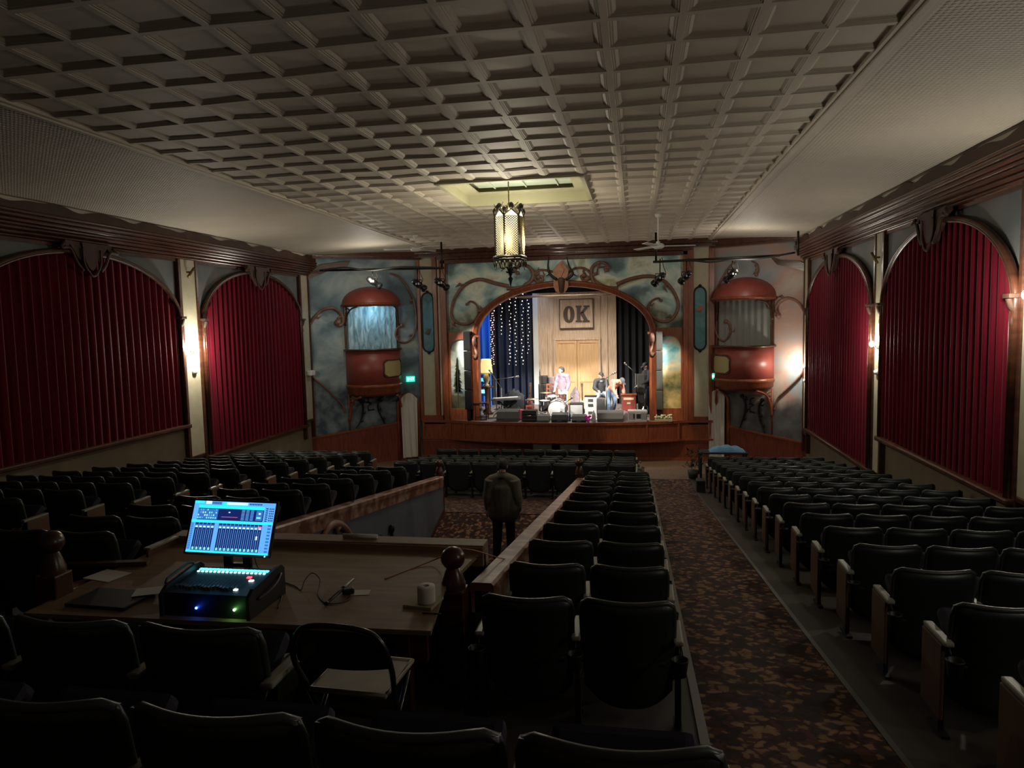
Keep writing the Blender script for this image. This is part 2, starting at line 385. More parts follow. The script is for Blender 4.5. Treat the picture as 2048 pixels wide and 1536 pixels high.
# skylight recess
a0, a1, c0, c1 = x0+5*px, x0+9*px, y0+21*py, y0+25*py
b = MB().use(M['tin_green'])
t = .34
for q in ((a0-.03, a1+.03, c0-.03, c0+.05), (a0-.03, a1+.03, c1-.05, c1+.03), (a0-.03, a0+.05, c0, c1), (a1-.05, a1+.03, c0, c1)):
    b.bx(*q, CZ-.03, CZ+t)
b.bx(a0+.05, a0+.3, c0+.05, c1-.05, CZ+.16, CZ+.2); b.bx(a1-.3, a1-.05, c0+.05, c1-.05, CZ+.16, CZ+.2)
b.bx(a0+.05, a1-.05, c0+.05, c0+.3, CZ+.162, CZ+.2); b.bx(a0+.05, a1-.05, c1-.3, c1-.05, CZ+.162, CZ+.2)
b.bx(a0, a1, c0, c1, CZ+t, CZ+t+.03)
struct('ceiling_recess', b, None)
b = MB(); b.bx(a0+.3, a1-.3, c0+.3, c1-.3, CZ+.28, CZ+.3)
for k in range(1, 4): b.bx(a0+(a1-a0)*k/4-.012, a0+(a1-a0)*k/4+.012, c0+.3, c1-.3, CZ+.25, CZ+.28)
struct('window_1', b, mat('wavy_ceiling_glass', (.62, .68, .55), .3, col2=(.4, .5, .42), scale=3, stretch=(.6, 6, 1), bump=.8))

# ---- side walls
def side_wall(side, X, s, bays, pil, yend):
    """s = +1 when the room lies towards +x of the wall"""
    b = MB().use(M['tan']); b.bx(min(X, X-s*.15), max(X, X-s*.15), -1, yend, -.2, 7.1)
    struct('wall_'+side, b, None)
    # spandrels: a painted skin round each arch
    b = MB().use(M['sky_side'])
    for y0_, y1_, sill, spr, apex in bays:
        n = 40; c = (y0_+y1_)/2; w = (y1_-y0_)/2
        for i in range(n):
            ya, yb = y0_+(y1_-y0_)*i/n, y0_+(y1_-y0_)*(i+1)/n
            za, zb = [spr+(apex-spr)*math.sqrt(max(0, 1-((q-c)/w)**2)) for q in (ya, yb)]
            b.face([(X+s*.03, ya, za-.02), (X+s*.03, yb, zb-.02), (X+s*.03, yb, 6.5), (X+s*.03, ya, 6.5)])
    struct('wall_'+side+'_mural', b, None)
    # pilasters
    b = MB().use(M['cream'])
    for ya, yb, zb in pil: b.bx(min(X, X+s*.09), max(X, X+s*.09), ya+.05, yb-.05, zb, 6.3, .006)
    struct('wall_'+side+'_pilaster', b, None)
    b = MB().use(M['wood_dark'])
    for ya, yb, zb in pil:
        for q in (ya, yb): b.bx(min(X, X+s*.115), max(X, X+s*.115), q-.05, q+.05, zb-.6, 6.3, .012)
        b.bx(min(X, X+s*.1), max(X, X+s*.1), ya, yb, zb-.08, zb, .01)
    struct('lit_edge_4' if side == 'left' else 'lit_edge_5', b, None)
    # cornice: stepped moulding and a wavy board above it
    b = MB().use(M['cornice'])
    prof = [(0, 6.17), (.08, 6.17), (.08, 6.235)]
    for d_, z_, r_ in ((.11, 6.26, .028), (.16, 6.32, .034), (.215, 6.385, .03), (.25, 6.445, .026), (.285, 6.505, .034), (.325, 6.575, .032), (.345, 6.64, .028)):
        prof += [(d_+r_*math.cos(a), z_+r_*math.sin(a)) for a in (-1.4, -.9, -.4, .1, .6, 1.1)]
    prof += [(.33, 6.68), (0, 6.68)]
    ye = yend+.1
    b.prism([(X+s*d, -1, z) for d, z in prof], (0, ye+1, 0))
    for q in b.b.faces: q.smooth = False
    struct('lit_edge_6' if side == 'left' else 'lit_edge_7', b, None)
    b = MB().use(M['fascia']); lo = []; hi = []
    n = 170
    for i in range(n+1):
        y = -1+(ye+1)*i/n; ph = (y*.72) % 1.
        h = 6.83+.034*math.sin(2*PI*y/1.5+.8*math.sin(y))+.016*math.sin(2*PI*y/.75+1)
        lo.append((X+s*.3, y, 6.66)); hi.append((X+s*.3, y, h))
    for i in range(n):
        b.prism([lo[i], lo[i+1], hi[i+1], hi[i]], (s*.035, 0, 0))
    struct('lit_edge_8' if side == 'left' else 'lit_edge_9', b, None)
L_BAYS = [(3.3, 8.65, 2.9, 4.9, 6.12), (9.3, 14.75, 2.43, 4.84, 6.12), (15.62, 20.72, 1.56, 4.8, 6.12)]
R_BAYS = [(4.0, 9.35, 2.9, 4.9, 6.1), (10.22, 15.3, 2.14, 4.75, 6.08), (15.92, 21.6, 1.36, 4.75, 6.05)]
L_PIL = [(8.65, 9.25, 2.4), (14.86, 15.5, 1.64), (20.8, 21.36, 1.68)]
R_PIL = [(9.45, 10.14, 2.2), (15.36, 15.86, 1.34), (21.66, 22.15, 1.2)]
side_wall('left', XL, 1, L_BAYS, L_PIL, YL)
side_wall('right', XR, -1, R_BAYS, R_PIL, YR)

def arch_curtain(X, s, bay, label, where):
    y0_, y1_, sill, spr, apex = bay; c = (y0_+y1_)/2; w = (y1_-y0_)/2
    def top(y): return spr+(apex-spr)*math.sqrt(max(0, 1-((y-c)/w)**2))
    t = thing('curtain', label, 'curtain', (X, c, sill), 0, 'arched red curtains on the side walls')
    b = MB(); g = []; n = 340; rows = 14
    random.seed(int(c*10)); ph = [random.random()*6 for _ in range(4)]
    for i in range(n+1):
        y = y0_+.03+(y1_-y0_-.06)*i/n; zt = top(y)-.01; col = []
        for j in range(rows+1):
            f = j/rows; z = sill+(zt-sill)*f
            d = .07+.045*math.sin(y*2*PI/.205+.5*math.sin(y*1.9+ph[0])+.25*math.sin(z*.9+ph[1]+y))+.01*math.sin(y*61+ph[2])
            col.append(Vector((X+s*d, y, z)))
        g.append(col)
    b.sheet(g); part('drape', b, M['velvet'], t, True)
    b = MB()
    pts = [Vector((X+s*.12, y0_, sill))]+[Vector((X+s*.12, c-w*math.cos(PI*k/36), spr+(apex-spr)*math.sin(PI*k/36))) for k in range(37)]+[Vector((X+s*.12, y1_, sill))]
    b.tube(pts, .055, 8); b.tube([p+Vector((s*.04, (c-p.y)*.012, -.02)) for p in pts], .02, 6)
    part('arch_frame', b, M['wood_dark'], t, True)
    b = MB(); b.bx(min(X, X+s*.2), max(X, X+s*.2), y0_-.1, y1_+.1, sill-.09, sill, .025); part('sill', b, M['wood_dark'], t, True)
    # carved keystone
    b = MB(); k = .78
    def sp(pts, d0, d1): b.prism([(X+s*d0, c+q[0]*k, apex+.08+q[1]*k) for q in pts], (s*(d1-d0), 0, 0))
    sp([(-.28, .1), (.28, .1), (.24, -.12), (.2, -.33), (.1, -.5), (0, -.56), (-.1, -.5), (-.2, -.33), (-.24, -.12)], .1, .26)
    for m in (-1, 1):
        sp([(m*.2, .1), (m*.72, .12), (m*.78, .02), (m*.66, -.06), (m*.6, .03), (m*.48, -.1), (m*.4, -.24), (m*.3, -.33), (m*.24, -.12)], .12, .22)
        b.tube(smooth([(X+s*.23, c+m*.76*k, apex+.12), (X+s*.25, c+m*.7, apex+.02), (X+s*.25, c+m*.5, apex+.02), (X+s*.25, c+m*.36, apex-.22), (X+s*.25, c+m*.22, apex-.36)]), .03, 6)
    b.tube(smooth([(X+s*.27, c-.22, apex+.05), (X+s*.27, c-.2, apex-.25), (X+s*.27, c, apex-.46), (X+s*.27, c+.2, apex-.25), (X+s*.27, c+.22, apex+.05)]), .022, 6)
    part('keystone', b, M['fascia'], t, True)
    for e, sg in ((y0_, 1), (y1_, -1)):
        b = MB(); b.bx(min(X+s*.05, X+s*.24), max(X+s*.05, X+s*.24), e-.09, e+.09, spr+.02, spr+.08, .01)
        b.tube(smooth([(X+s*.2, e, spr+.02), (X+s*.16, e, spr-.1), (X+s*.12, e, spr-.16), (X+s*.14, e, spr-.3), (X+s*.1, e, spr-.38)]), [.045]*16+[.02], 6)
        part('bracket', b, M['fascia'], t, True)
arch_curtain(XL, 1, L_BAYS[0], 'red pleated arched curtain on left wall at the frame edge nearest camera', '')
arch_curtain(XL, 1, L_BAYS[1], 'large red pleated arched curtain on left wall, left of the lit cream pilaster', '')
arch_curtain(XL, 1, L_BAYS[2], 'red pleated arched curtain on left wall between lit pilaster and painted balcony wall', '')
arch_curtain(XR, -1, R_BAYS[1], 'large red pleated arched curtain on right wall nearest the camera', '')
arch_curtain(XR, -1, R_BAYS[2], 'narrower red pleated arched curtain on right wall beside the painted balcony wall', '')

# ---- sconces on the pilasters
BULB = emat('lit_bulb', (1., .97, .88), 60.)
def sconce(X, s, y, z, label, lit=True, e=55):
    t = thing('wall_sconce', label, 'lamp', (X+s*.09, y, z), 0, 'bare wall sconces on the cream pilasters')
    b = MB(); b.lathe([(.001, 0), (.07, 0), (.07, .02), (.03, .05), (.03, .07), (.001, .07)], n=14)
    b.b.transform(Matrix.Rotation(s*PI/2, 4, 'Y')); part('back_plate', b, M['white'], t)
    b = MB(); b.sph((s*.12, 0, .03), .045, 10, 1, 1, 1.3); part('bulb', b, BULB if lit else M['white'], t)
    if lit: light('sconce_light', 'POINT', (X+s*.46, y, z+.06), e, (1, .93, .78), .05)
sconce(XL, 1, 15.18, 4.11, 'lit wall lamp on left cream pilaster between two red curtains', e=130)
sconce(XR, -1, 15.61, 3.97, 'lit wall lamp on right cream pilaster between the two red curtains', e=58)
sconce(XR, -1, 21.9, 3.12, 'lit wall lamp on far right pilaster beside the right balcony wall', e=50)
sconce(XR, -1, 9.8, 4.77, 'lit wall lamp cut by the right edge of the photo', e=75)
b = MB(); b.box((XL+.18, 21.1, 3.16), (.18, .3, .16), None, .03)
solo('wall_speaker', b, M['white'], 'unlit white box fixture on the far left cream pilaster', 'wall fixture')  # a wall lamp that is switched off, built as a plain white box
for X, s, y, z, lab in ((XL, 1, 15.2, 3.62, 'left lit lamp'), (XR, -1, 15.6, 3.42, 'right lit lamp'), (XR, -1, 21.9, 2.72, 'far right lit lamp')):
    b = MB(); b.lathe([(.001, .05), (.045, .045), (.06, 0), (.001, 0)], (0, 0, 0), 14, 1, 1.5); b.b.transform(Matrix.Translation((X+s*.1, y, z))@Matrix.Rotation(s*PI/2, 4, 'Y'))
    solo('plaster_rosette', b, M['white'], 'small oval plaster boss on the pilaster below the '+lab, 'wall ornament', 'plaster bosses under the wall lamps')
for X, s, y, z, lab in ((XL, 1, 15.15, 5.95, 'left pilaster beside the large red curtain'), (XR, -1, 15.6, 5.75, 'right pilaster between the red curtains')):
    b = MB(); b.cyl((X+s*.15, y-.05, z-.12), (X+s*.22, y+.1, z+.1), .03); b.cyl((X+s*.09, y, z), (X+s*.18, y, z), .02)
    solo('wall_hook', b, M['brass'], 'small tilted brass fitting high on the '+lab, 'wall fixture')

# ============================================================ proscenium wall
LP0, LP1 = Vector((XL, YL, 0)), Vector((-7.28, YP, 0))
RP0, RP1 = Vector((XR, YR, 0)), Vector((2.44, YP, 0))
def inward(a, c):
    d = (c-a).normalized(); n = Vector((d.y, -d.x, 0)); return n if n.y < 0 else -n
LN, RN = inward(LP0, LP1), inward(RP0, RP1)
PN = Vector((0, -1, 0)); PP = Vector((0, YP, 0))
for nm, a, c, n, m in (('wall_front_left', LP0, LP1, LN, 'sky_l'), ('wall_front_right', RP0, RP1, RN, 'sky_r')):
    b = MB().use(M[m]); u = Vector((0, 0, 1)); b.prism([a-u*.2, c-u*.2, c+u*7., a+u*7.], -n*.12); struct(nm, b, None)
# wainscot on the angled walls, its top rail climbing towards the side walls
for k, (pa, pc, n, a, c) in enumerate((((612, 880), (838, 839), LN, LP0, LP1), ((1622, 891), (1421, 846), RN, RP0, RP1))):
    q0, q1 = hit(*pa, a, n, .03), hit(*pc, a, n, .03)
    b = MB().use(M['beadboard']); b.prism([Vector((q0.x, q0.y, -.1)), Vector((q1.x, q1.y, -.1)), q1, q0], n*.03)
    b.use(M['wood']); u = Vector((0, 0, 1)); b.prism([q0, q1, q1+u*.06, q0+u*.06], n*.06)
    struct('baseboard_'+('left', 'right')[k], b, None)

# proscenium skin with the arched opening
AC, AW, ASP, AH = -2.43, 2.87, 4.17, 1.6
def arch_z(x, gw=0., gh=0.):
    q = (x-AC)/(AW+gw); return ASP+(AH+gh)*math.sqrt(max(0., 1-q*q))
PXL, PXR, PTOP, PLOW = -6.33, 1.47, 6.66, 4.33
b = MB().use(M['sky_p']); n = 96
for i in range(n):
    xa, xb = PXL+(PXR-PXL)*i/n, PXL+(PXR-PXL)*(i+1)/n
    za, zb = max(PLOW, arch_z(xa) if abs(xa-AC) < AW else PLOW), max(PLOW, arch_z(xb) if abs(xb-AC) < AW else PLOW)
    b.prism([(xa, YP, za), (xb, YP, zb), (xb, YP, PTOP), (xa, YP, PTOP)], (0, .15, 0))
struct('wall_proscenium', b, None)
# structural wall strips left and right of the panel, up to the ceiling
b = MB().use(M['cream'])
for xa, xb, z0_, z1_ in ((-7.23, -6.79, 1.5, 6.84), (1.8, 2.27, 1.45, 6.84), (-6.62, -6.5, 1.4, 6.8)): b.bx(xa, xb, YP-.09, YP+.06, z0_, z1_, .005)
struct('wall_front_pilaster', b, None)
b = MB().use(M['wood'])
for xa, xb, d in ((-7.34, -7.23, .14), (-6.79, -6.64, .14), (-6.5, PXL, .16), (-6.56, -6.5, .12), (PXR, 1.62, .16), (1.62, 1.8, .13), (2.27, 2.44, .14)):
    b.bx(xa, xb, YP-d, YP+.06, 1.33, 6.85, .01)
b.bx(-7.34, 2.44, YP-.02, YP+.1, .0, .6); b.bx(-7.3, -6.5, YP-.12, YP+.08, 1.2, 1.5); b.bx(1.62, 2.4, YP-.12, YP+.08, 1.2, 1.45)
struct('lit_edge_10', b, None)
# head beams, stepping forward up to the ceiling
b = MB().use(M['cornice'])
for za, zb, d, xa, xb in ((6.62, 6.76, .16, -6.5, 1.62), (6.76, 6.86, .26, -6.6, 1.75), (6.84, 6.95, .42, -7.3, 2.44), (6.95, 7.2, .5, -7.34, 2.5)):
    b.bx(xa, xb, YP-d, YP+.1, za, zb, .015)
for a, c, n in ((LP0, LP1, LN), (RP0, RP1, RN)):
    for za, zb, d in ((6.42, 6.6, .14), (6.72, 6.8, .42), (6.8, 7.1, .5)) if 0 else ((6.78, 6.86, .3), (6.86, 7.12, .42)):
        b.prism([Vector((a.x, a.y, za)), Vector((c.x, c.y, za)), Vector((c.x, c.y, zb)), Vector((a.x, a.y, zb))], n*d)
struct('lit_edge_11', b, None)
# carved edge boards hanging under the head of the angled walls
for k, pts in enumerate(([(612, 550), (640, 530), (700, 522), (690, 540), (668, 537), (650, 545), (614, 560)],
                         [(1621, 532), (1600, 522), (1560, 520), (1540, 512), (1556, 530), (1590, 536), (1620, 546)])):
    p0, n = (LP0, LN) if k == 0 else (RP0, RN); b = MB().use(M['wood_dark'])
    b.prism([hit(*p, p0, n, .02) for p in pts], n*.08); struct('lit_edge_%d' % (12+k), b, None)

# arch moulding + posts
b = MB().use(M['wood']); g = []
for k in range(61):
    a = PI*k/60; cs, sn = -math.cos(a), math.sin(a); row = []
    for gw, y in ((-.02, YP+.2), (-.02, YP-.1), (.03, YP-.16), (.1, YP-.13), (.13, YP-.17), (.2, YP-.12), (.2, YP)):
        row.append(Vector((AC+cs*(AW+gw), y, ASP+sn*(AH+gw*.9))))
    g.append(row)
b.sheet(g)
for sg in (-1, 1):
    xx = AC+sg*(AW+.08); b.bx(xx-.12, xx+.12, YP-.16, YP+.2, 1.33, ASP, .01)
    b.bx(xx-.17, xx+.17, YP-.22, YP+.02, ASP-.03, ASP+.04, .01)
struct('lit_edge_14', b, None)
for sg in (-1, 1):
    xx = AC+sg*(AW+.06); b = MB()
    b.tube(smooth([(xx, YP-.2, ASP-.04), (xx, YP-.3, ASP-.12), (xx, YP-.22, ASP-.3), (xx, YP-.18, ASP-.42), (xx-sg*.06, YP-.22, ASP-.58), (xx, YP-.18, ASP-.72), (xx+sg*.05, YP-.2, ASP-.62)]), [.07]*8+[.045]*17, 8)
    solo('carved_bracket', b, M['scroll'], 'carved scroll bracket under the %s foot of the stage arch' % ('left' if sg < 0 else 'right'), 'bracket', 'arch foot brackets')

def scroll(name, px, o, k, p0, n, r0, r1, label, m='scroll', extra=None, grp='carved wooden scrolls on the painted walls', r2=None):
    """one carved scroll; px are points on the photograph relative to a crop, laid on the wall plane"""
    pts = smooth([hit(o[0]+u/k, o[1]+v/k, p0, n, .05) for u, v in px], 6); m_ = len(pts)
    rr = [r0+(r1-r0)*(i/(m_-1)) for i in range(m_)]
    if r2: rr = [r1+(r0-r1)*math.sin(PI*i/(m_-1)) for i in range(m_)]
    b = MB(); b.tube(pts, rr, 8, .8); b.tube([p+n*.03 for p in pts], [q*.45 for q in rr], 6)
    b.sph(pts[-1]+n*.01, rr[-1]*1.45, 8); 
    random.seed(m_)
    for i in (int(m_*.3), int(m_*.55), int(m_*.8)):
        q = pts[i]; t = (pts[min(i+2, m_-1)]-pts[i]).normalized(); sd = t.cross(n)
        b.tube([q, q+sd*rr[i]*2.2+t*.02, q+sd*rr[i]*2.6+t*rr[i]*3], [rr[i]*.8, rr[i]*.7, .006], 6)
    for px2 in (extra or []):
        pt2 = smooth([hit(o[0]+u/k, o[1]+v/k, p0, n, .05) for u, v in px2], 4); b.tube(pt2, [r0*.8+(r1*.6-r0*.8)*i/(len(pt2)-1) for i in range(len(pt2))], 7)
    return solo('wall_scroll', b, M[m], label, 'carved scroll', grp)
OP, KP = (820, 480), 3.303
scroll('', [(652, 305), (560, 285), (480, 262), (420, 268), (360, 300), (310, 360), (280, 430), (275, 500), (310, 545), (370, 555), (425, 530), (450, 480), (440, 430), (400, 405), (375, 425)], OP, KP, PP, PN, .085, .035,
       'large carved loop scroll on mural at upper left of stage arch', extra=[[(480, 465), (455, 470), (448, 480)]])
scroll('', [(1365, 295), (1450, 260), (1550, 240), (1620, 245), (1690, 280), (1740, 340), (1770, 410), (1765, 470), (1720, 530), (1650, 535), (1590, 490), (1575, 440), (1600, 400), (1640, 385), (1660, 400)], OP, KP, PP, PN, .085, .035,
       'large carved loop scroll on mural at upper right of stage arch', extra=[[(1575, 470), (1600, 520), (1612, 540)]])
scroll('', [(760, 300), (800, 270), (815, 230), (800, 190), (755, 165), (710, 175), (695, 205), (712, 218)], OP, KP, PP, PN, .09, .05, 'carved hooked scroll on stage arch left of the antler crest', extra=[[(640, 320), (720, 315), (790, 285), (815, 240)]])
scroll('', [(1240, 310), (1215, 280), (1200, 230), (1205, 180), (1245, 150), (1290, 155), (1310, 185), (1300, 198)], OP, KP, PP, PN, .09, .05, 'carved hooked scroll on stage arch right of the antler crest', extra=[[(1375, 320), (1300, 312), (1230, 275), (1205, 240)]])
scroll('', [(945, 210), (880, 198), (835, 208), (820, 245), (845, 277), (878, 265), (868, 240), (850, 245)], OP, KP, PP, PN, .05, .055, 'small carved curl touching the left side of the antler crest')
scroll('', [(1050, 215), (1090, 188), (1150, 188), (1190, 220), (1185, 255), (1150, 268), (1130, 242), (1150, 233)], OP, KP, PP, PN, .05, .055, 'small carved curl touching the right side of the antler crest')
OL, KL = (600, 480), 3.34
scroll('', [(300, 1155), (285, 1105), (220, 1035), (150, 970), (90, 920), (52, 855), (42, 740), (50, 620), (70, 560), (110, 500), (160, 465), (215, 455), (255, 475), (283, 515), (285, 555), (262, 570), (250, 550)], OL, KL, LP0, LN, .03, .07, 'tall carved hoop scroll left of the left balcony')
scroll('', [(600, 225), (650, 240), (700, 290), (745, 370), (770, 460), (775, 560), (755, 640), (715, 682), (665, 677), (640, 640), (645, 595), (678, 570)], OL, KL, LP0, LN, .04, .05, 'carved question mark scroll right of the left balcony')
scroll('', [(375, 1257), (400, 1220), (418, 1170), (420, 1110), (400, 1060)], OL, KL, LP0, LN, .02, .045, 'thin left curved bar beneath the left balcony', 'iron')
scroll('', [(568, 1240), (560, 1210), (530, 1150), (522, 1090), (545, 1045)], OL, KL, LP0, LN, .02, .045, 'thin right curved bar beneath the left balcony', 'iron')
scroll('', [(488, 1055), (462, 1055), (455, 1080), (478, 1092), (455, 1108), (460, 1134), (490, 1132)], OL, KL, LP0, LN, .02, .02, 'small three-shaped scroll on wall under the left balcony', 'iron')
OR_, KR = (1380, 460), 3.2
scroll('', [(285, 205), (230, 270), (180, 370), (155, 470), (150, 570), (165, 650), (200, 705), (235, 700), (260, 650), (255, 605), (232, 585)], OR_, KR, RP0, RN, .04, .05, 'carved hook scroll left of the right balcony')
scroll('', [(540, 1155), (560, 1080), (620, 1020), (690, 950), (735, 880), (757, 790), (757, 700), (755, 600), (730, 520), (690, 460), (630, 435), (575, 455), (552, 500), (565, 545)], OR_, KR, RP0, RN, .03, .06, 'tall carved hoop scroll right of the right balcony')
scroll('', [(395, 200), (430, 220), (437, 260), (425, 285)], OR_, KR, RP0, RN, .03, .04, 'short carved curl above the right balcony dome')
scroll('', [(320, 1265), (335, 1220), (352, 1170), (355, 1110), (335, 1062)], OR_, KR, RP0, RN, .02, .045, 'thin left curved bar beneath the right balcony', 'iron')
scroll('', [(482, 1310), (470, 1270), (448, 1210), (440, 1140), (462, 1088)], OR_, KR, RP0, RN, .02, .045, 'thin right curved bar beneath the right balcony', 'iron')
scroll('', [(412, 1075), (388, 1080), (388, 1108), (408, 1118), (386, 1132), (388, 1160), (412, 1167)], OR_, KR, RP0, RN, .02, .02, 'small three-shaped scroll on wall under the right balcony', 'iron')
scroll('', [(450, 1110), (480, 1082), (520, 1075), (560, 1088), (590, 1130)], (400, 880), 1., Vector((-3.93, 0, 0)), Vector((1, 0, 0)), .05, .03, 'orange-brown carved curl on the blue stairwell wall') if 0 else None

# antler crest
t = thing('antler_crest', 'carved orange shield with real antlers over the stage arch', 'wall ornament', hit(1121, 585, PP, PN, .2))
def pp(u, v, off): return hit(OP[0]+u/KP, OP[1]+v/KP, PP, PN, off)
b = MB(); b.prism([pp(u, v, .2) for u, v in ((1000, 140), (1030, 175), (1050, 200), (1040, 250), (1020, 275), (985, 275), (955, 250), (945, 200), (968, 170))], PN*.12)
b.prism([pp(u, v, .22) for u, v in ((1000, 165), (1022, 200), (1000, 245), (975, 200))], PN*.16)
part('upper_shield', b, M['crest'], t, True)
b = MB(); b.prism([pp(u, v, .24) for u, v in ((950, 255), (1045, 255), (1048, 310), (1030, 340), (1010, 355), (985, 355), (965, 340), (950, 310))], PN*.1)
part('lower_shield', b, M['crest'], t, True)
b = MB(); b.lathe([(.02, 0), (.07, .05), (.1, .3), (.12, .45), (.05, .5)], pp(1000, 350, .4)-Vector((0, 0, 0)), 10, 1, .8); part('skull', b, M['fascia'], t, True)
for sg, tip in ((-1, (918, 112)), (1, (1035, 112))):
    b = MB(); bx_ = 1000+sg*30
    b.tube(smooth([pp(bx_, 262, .38), pp(bx_+sg*45, 225, .42), pp(bx_+sg*(58 if sg < 0 else 22), 175, .45), pp(*tip, .42)]), [.05, .05, .045, .045, .04, .04, .035, .035, .03, .025, .02, .015, .01], 7)
    b.tube([pp(bx_+sg*45, 225, .42), pp(bx_+sg*75, 240, .46)], [.03, .008], 6)
    part('antler', b, M['iron'], t, True)

# side picture panels beside the arch, with speaker columns
for nm, xa, xb, m, sgn, lab in (('l', -6.33, -5.45, 'pic_l', 1, 'arched painted panel of a pine and clouds left of the stage opening'), ('r', .58, 1.47, 'pic_r', -1, 'arched painted panel of a green valley right of the stage opening')):
    t = thing('painted_panel', lab, 'painting', ((xa+xb)/2, YP, 1.6), 0, 'painted panels flanking the stage')
    b = MB().use(M['wood']); b.bx(xa, xb, YP+.03, YP+.12, 1.33, PLOW)
    b.bx(xa, xb, YP-.06, YP+.05, 1.33, 1.72, .01); b.bx(xa, xa+.07, YP-.06, YP+.05, 1.72, PLOW, .01); b.bx(xb-.07, xb, YP-.06, YP+.05, 1.72, PLOW, .01)
    n = 16; c_ = (xa+xb)/2; w_ = (xb-xa)/2-.07
    for i in range(n):
        qa, qb = c_-w_+2*w_*i/n, c_-w_+2*w_*(i+1)/n
        za, zb = [3.72+.36*max(0, 1-((q-c_)/w_)**2)**.5 for q in (qa, qb)]
        b.prism([(qa, YP-.06, za), (qb, YP-.06, zb), (qb, YP-.06, PLOW), (qa, YP-.06, PLOW)], (0, .1, 0))
    part('frame', b, None, t, True)
    b = MB(); b.bx(xa+.05, xb-.05, YP, YP+.03, 1.7, 4.15); part('picture', b, M[m], t, True)
    if sgn > 0:   # a painted pine
        b = MB(); random.seed(3)
        for k in range(26):
            z = 2.25+k*.045; w = .19*(1-k/28)+.02; cx_ = xa+.3
            b.face([(cx_-w*random.uniform(.6, 1.1), YP-.004, z), (cx_+w*random.uniform(.6, 1.1), YP-.004, z-.02), (cx_, YP-.004, z+.12)])
        b.bx(xa+.285, xa+.315, YP-.006, YP, 1.75, 3.4); part('painted_pine', b, mat('pine_green_paint', (.03, .04, .02), .8), t, True)
for u0, u1, yy, lab in ((930, 944, 23.3, 'tall black column speaker left of the stage arch'), (1312, 1325, 23.3, 'tall grey column speaker right of the stage arch')):
    xa, xb = P(u0, 740, y=yy).x, P(u1, 740, y=yy).x; z0_, z1_ = P(u0, 819, y=yy).z, P(u0, 662, y=yy).z
    t = thing('column_speaker', lab, 'speaker', ((xa+xb)/2, yy, z0_), 0, 'column speakers beside the arch'); h = (z1_-z0_)/4
    for k in range(4):
        b = MB(); b.box((0, 0, h*(k+.5)), (xb-xa, .28, h-.02), None, .012); b.bx(-(xb-xa)/2+.02, (xb-xa)/2-.02, -.15, -.14, h*k+.05, h*k+h-.05); part('cabinet', b, M['blackgloss'] if u0 < 1000 else M['steel'], t)
    b = MB(); b.bx(-.03, .03, .1, .22, 0, .1); b.bx(-.03, .03, .1, .22, h*3.5, h*3.6); b.bx(-.05, .05, -.1, .2, 1.33-z0_, 0) if z0_ > 1.34 else None; part('mount', b, M['iron'], t)

# teal plaques on the pilasters
for u0, u1, v0, v1, bird, lab, col in ((845, 868, 584, 706, (856, 664), 'tall teal plaque with a bird on left cream pilaster by the stage', (.1, .04, .02)), (1388, 1412, 572, 702, (1400, 618), 'tall teal plaque with an orange bird on right pilaster by the stage', (.35, .09, .03))):
    p0 = hit(u0, (v0+v1)/2, PP, PN, .1); p1 = hit(u1, (v0+v1)/2, PP, PN, .1); zt, zb = hit(u0, v0, PP, PN, .1).z, hit(u0, v1, PP, PN, .1).z
    xa, xb = p0.x, p1.x; w = (xb-xa)/2; c = (xa+xb)/2; t = thing('bird_plaque', lab, 'wall ornament', (c, YP-.1, zb), 0, 'bird plaques')
    out = [Vector((c+w*math.cos(a), YP-.1, zt-.25+.22*math.sin(a))) for a in [PI*k/10 for k in range(11)]]+[Vector((c+w*math.cos(a), YP-.1, zb+.25+.22*math.sin(a))) for a in [PI+PI*k/10 for k in range(11)]]
    b = MB(); b.prism(out, (0, -.02, 0)); part('panel', b, M['teal'], t, True)
    b = MB(); b.tube([p+Vector((0, -.02, 0)) for p in out], .028, 6, close=True); b.sph((c, YP-.13, zt+.0), .05, 8); b.sph((c, YP-.13, zb), .05, 8); part('frame', b, M['iron'], t, True)
    q = hit(*bird, PP, PN, .13); b = MB(); b.sph(q, .05, 8, 1.2, .4, 2.); b.prism([q+Vector((-.13, 0, -.06)), q+Vector((-.02, 0, .05)), q+Vector((.1, 0, .12)), q+Vector((.05, 0, -.04))], (0, -.02, 0)); part('bird', b, mat('bird_paint', col, .6), t, True)

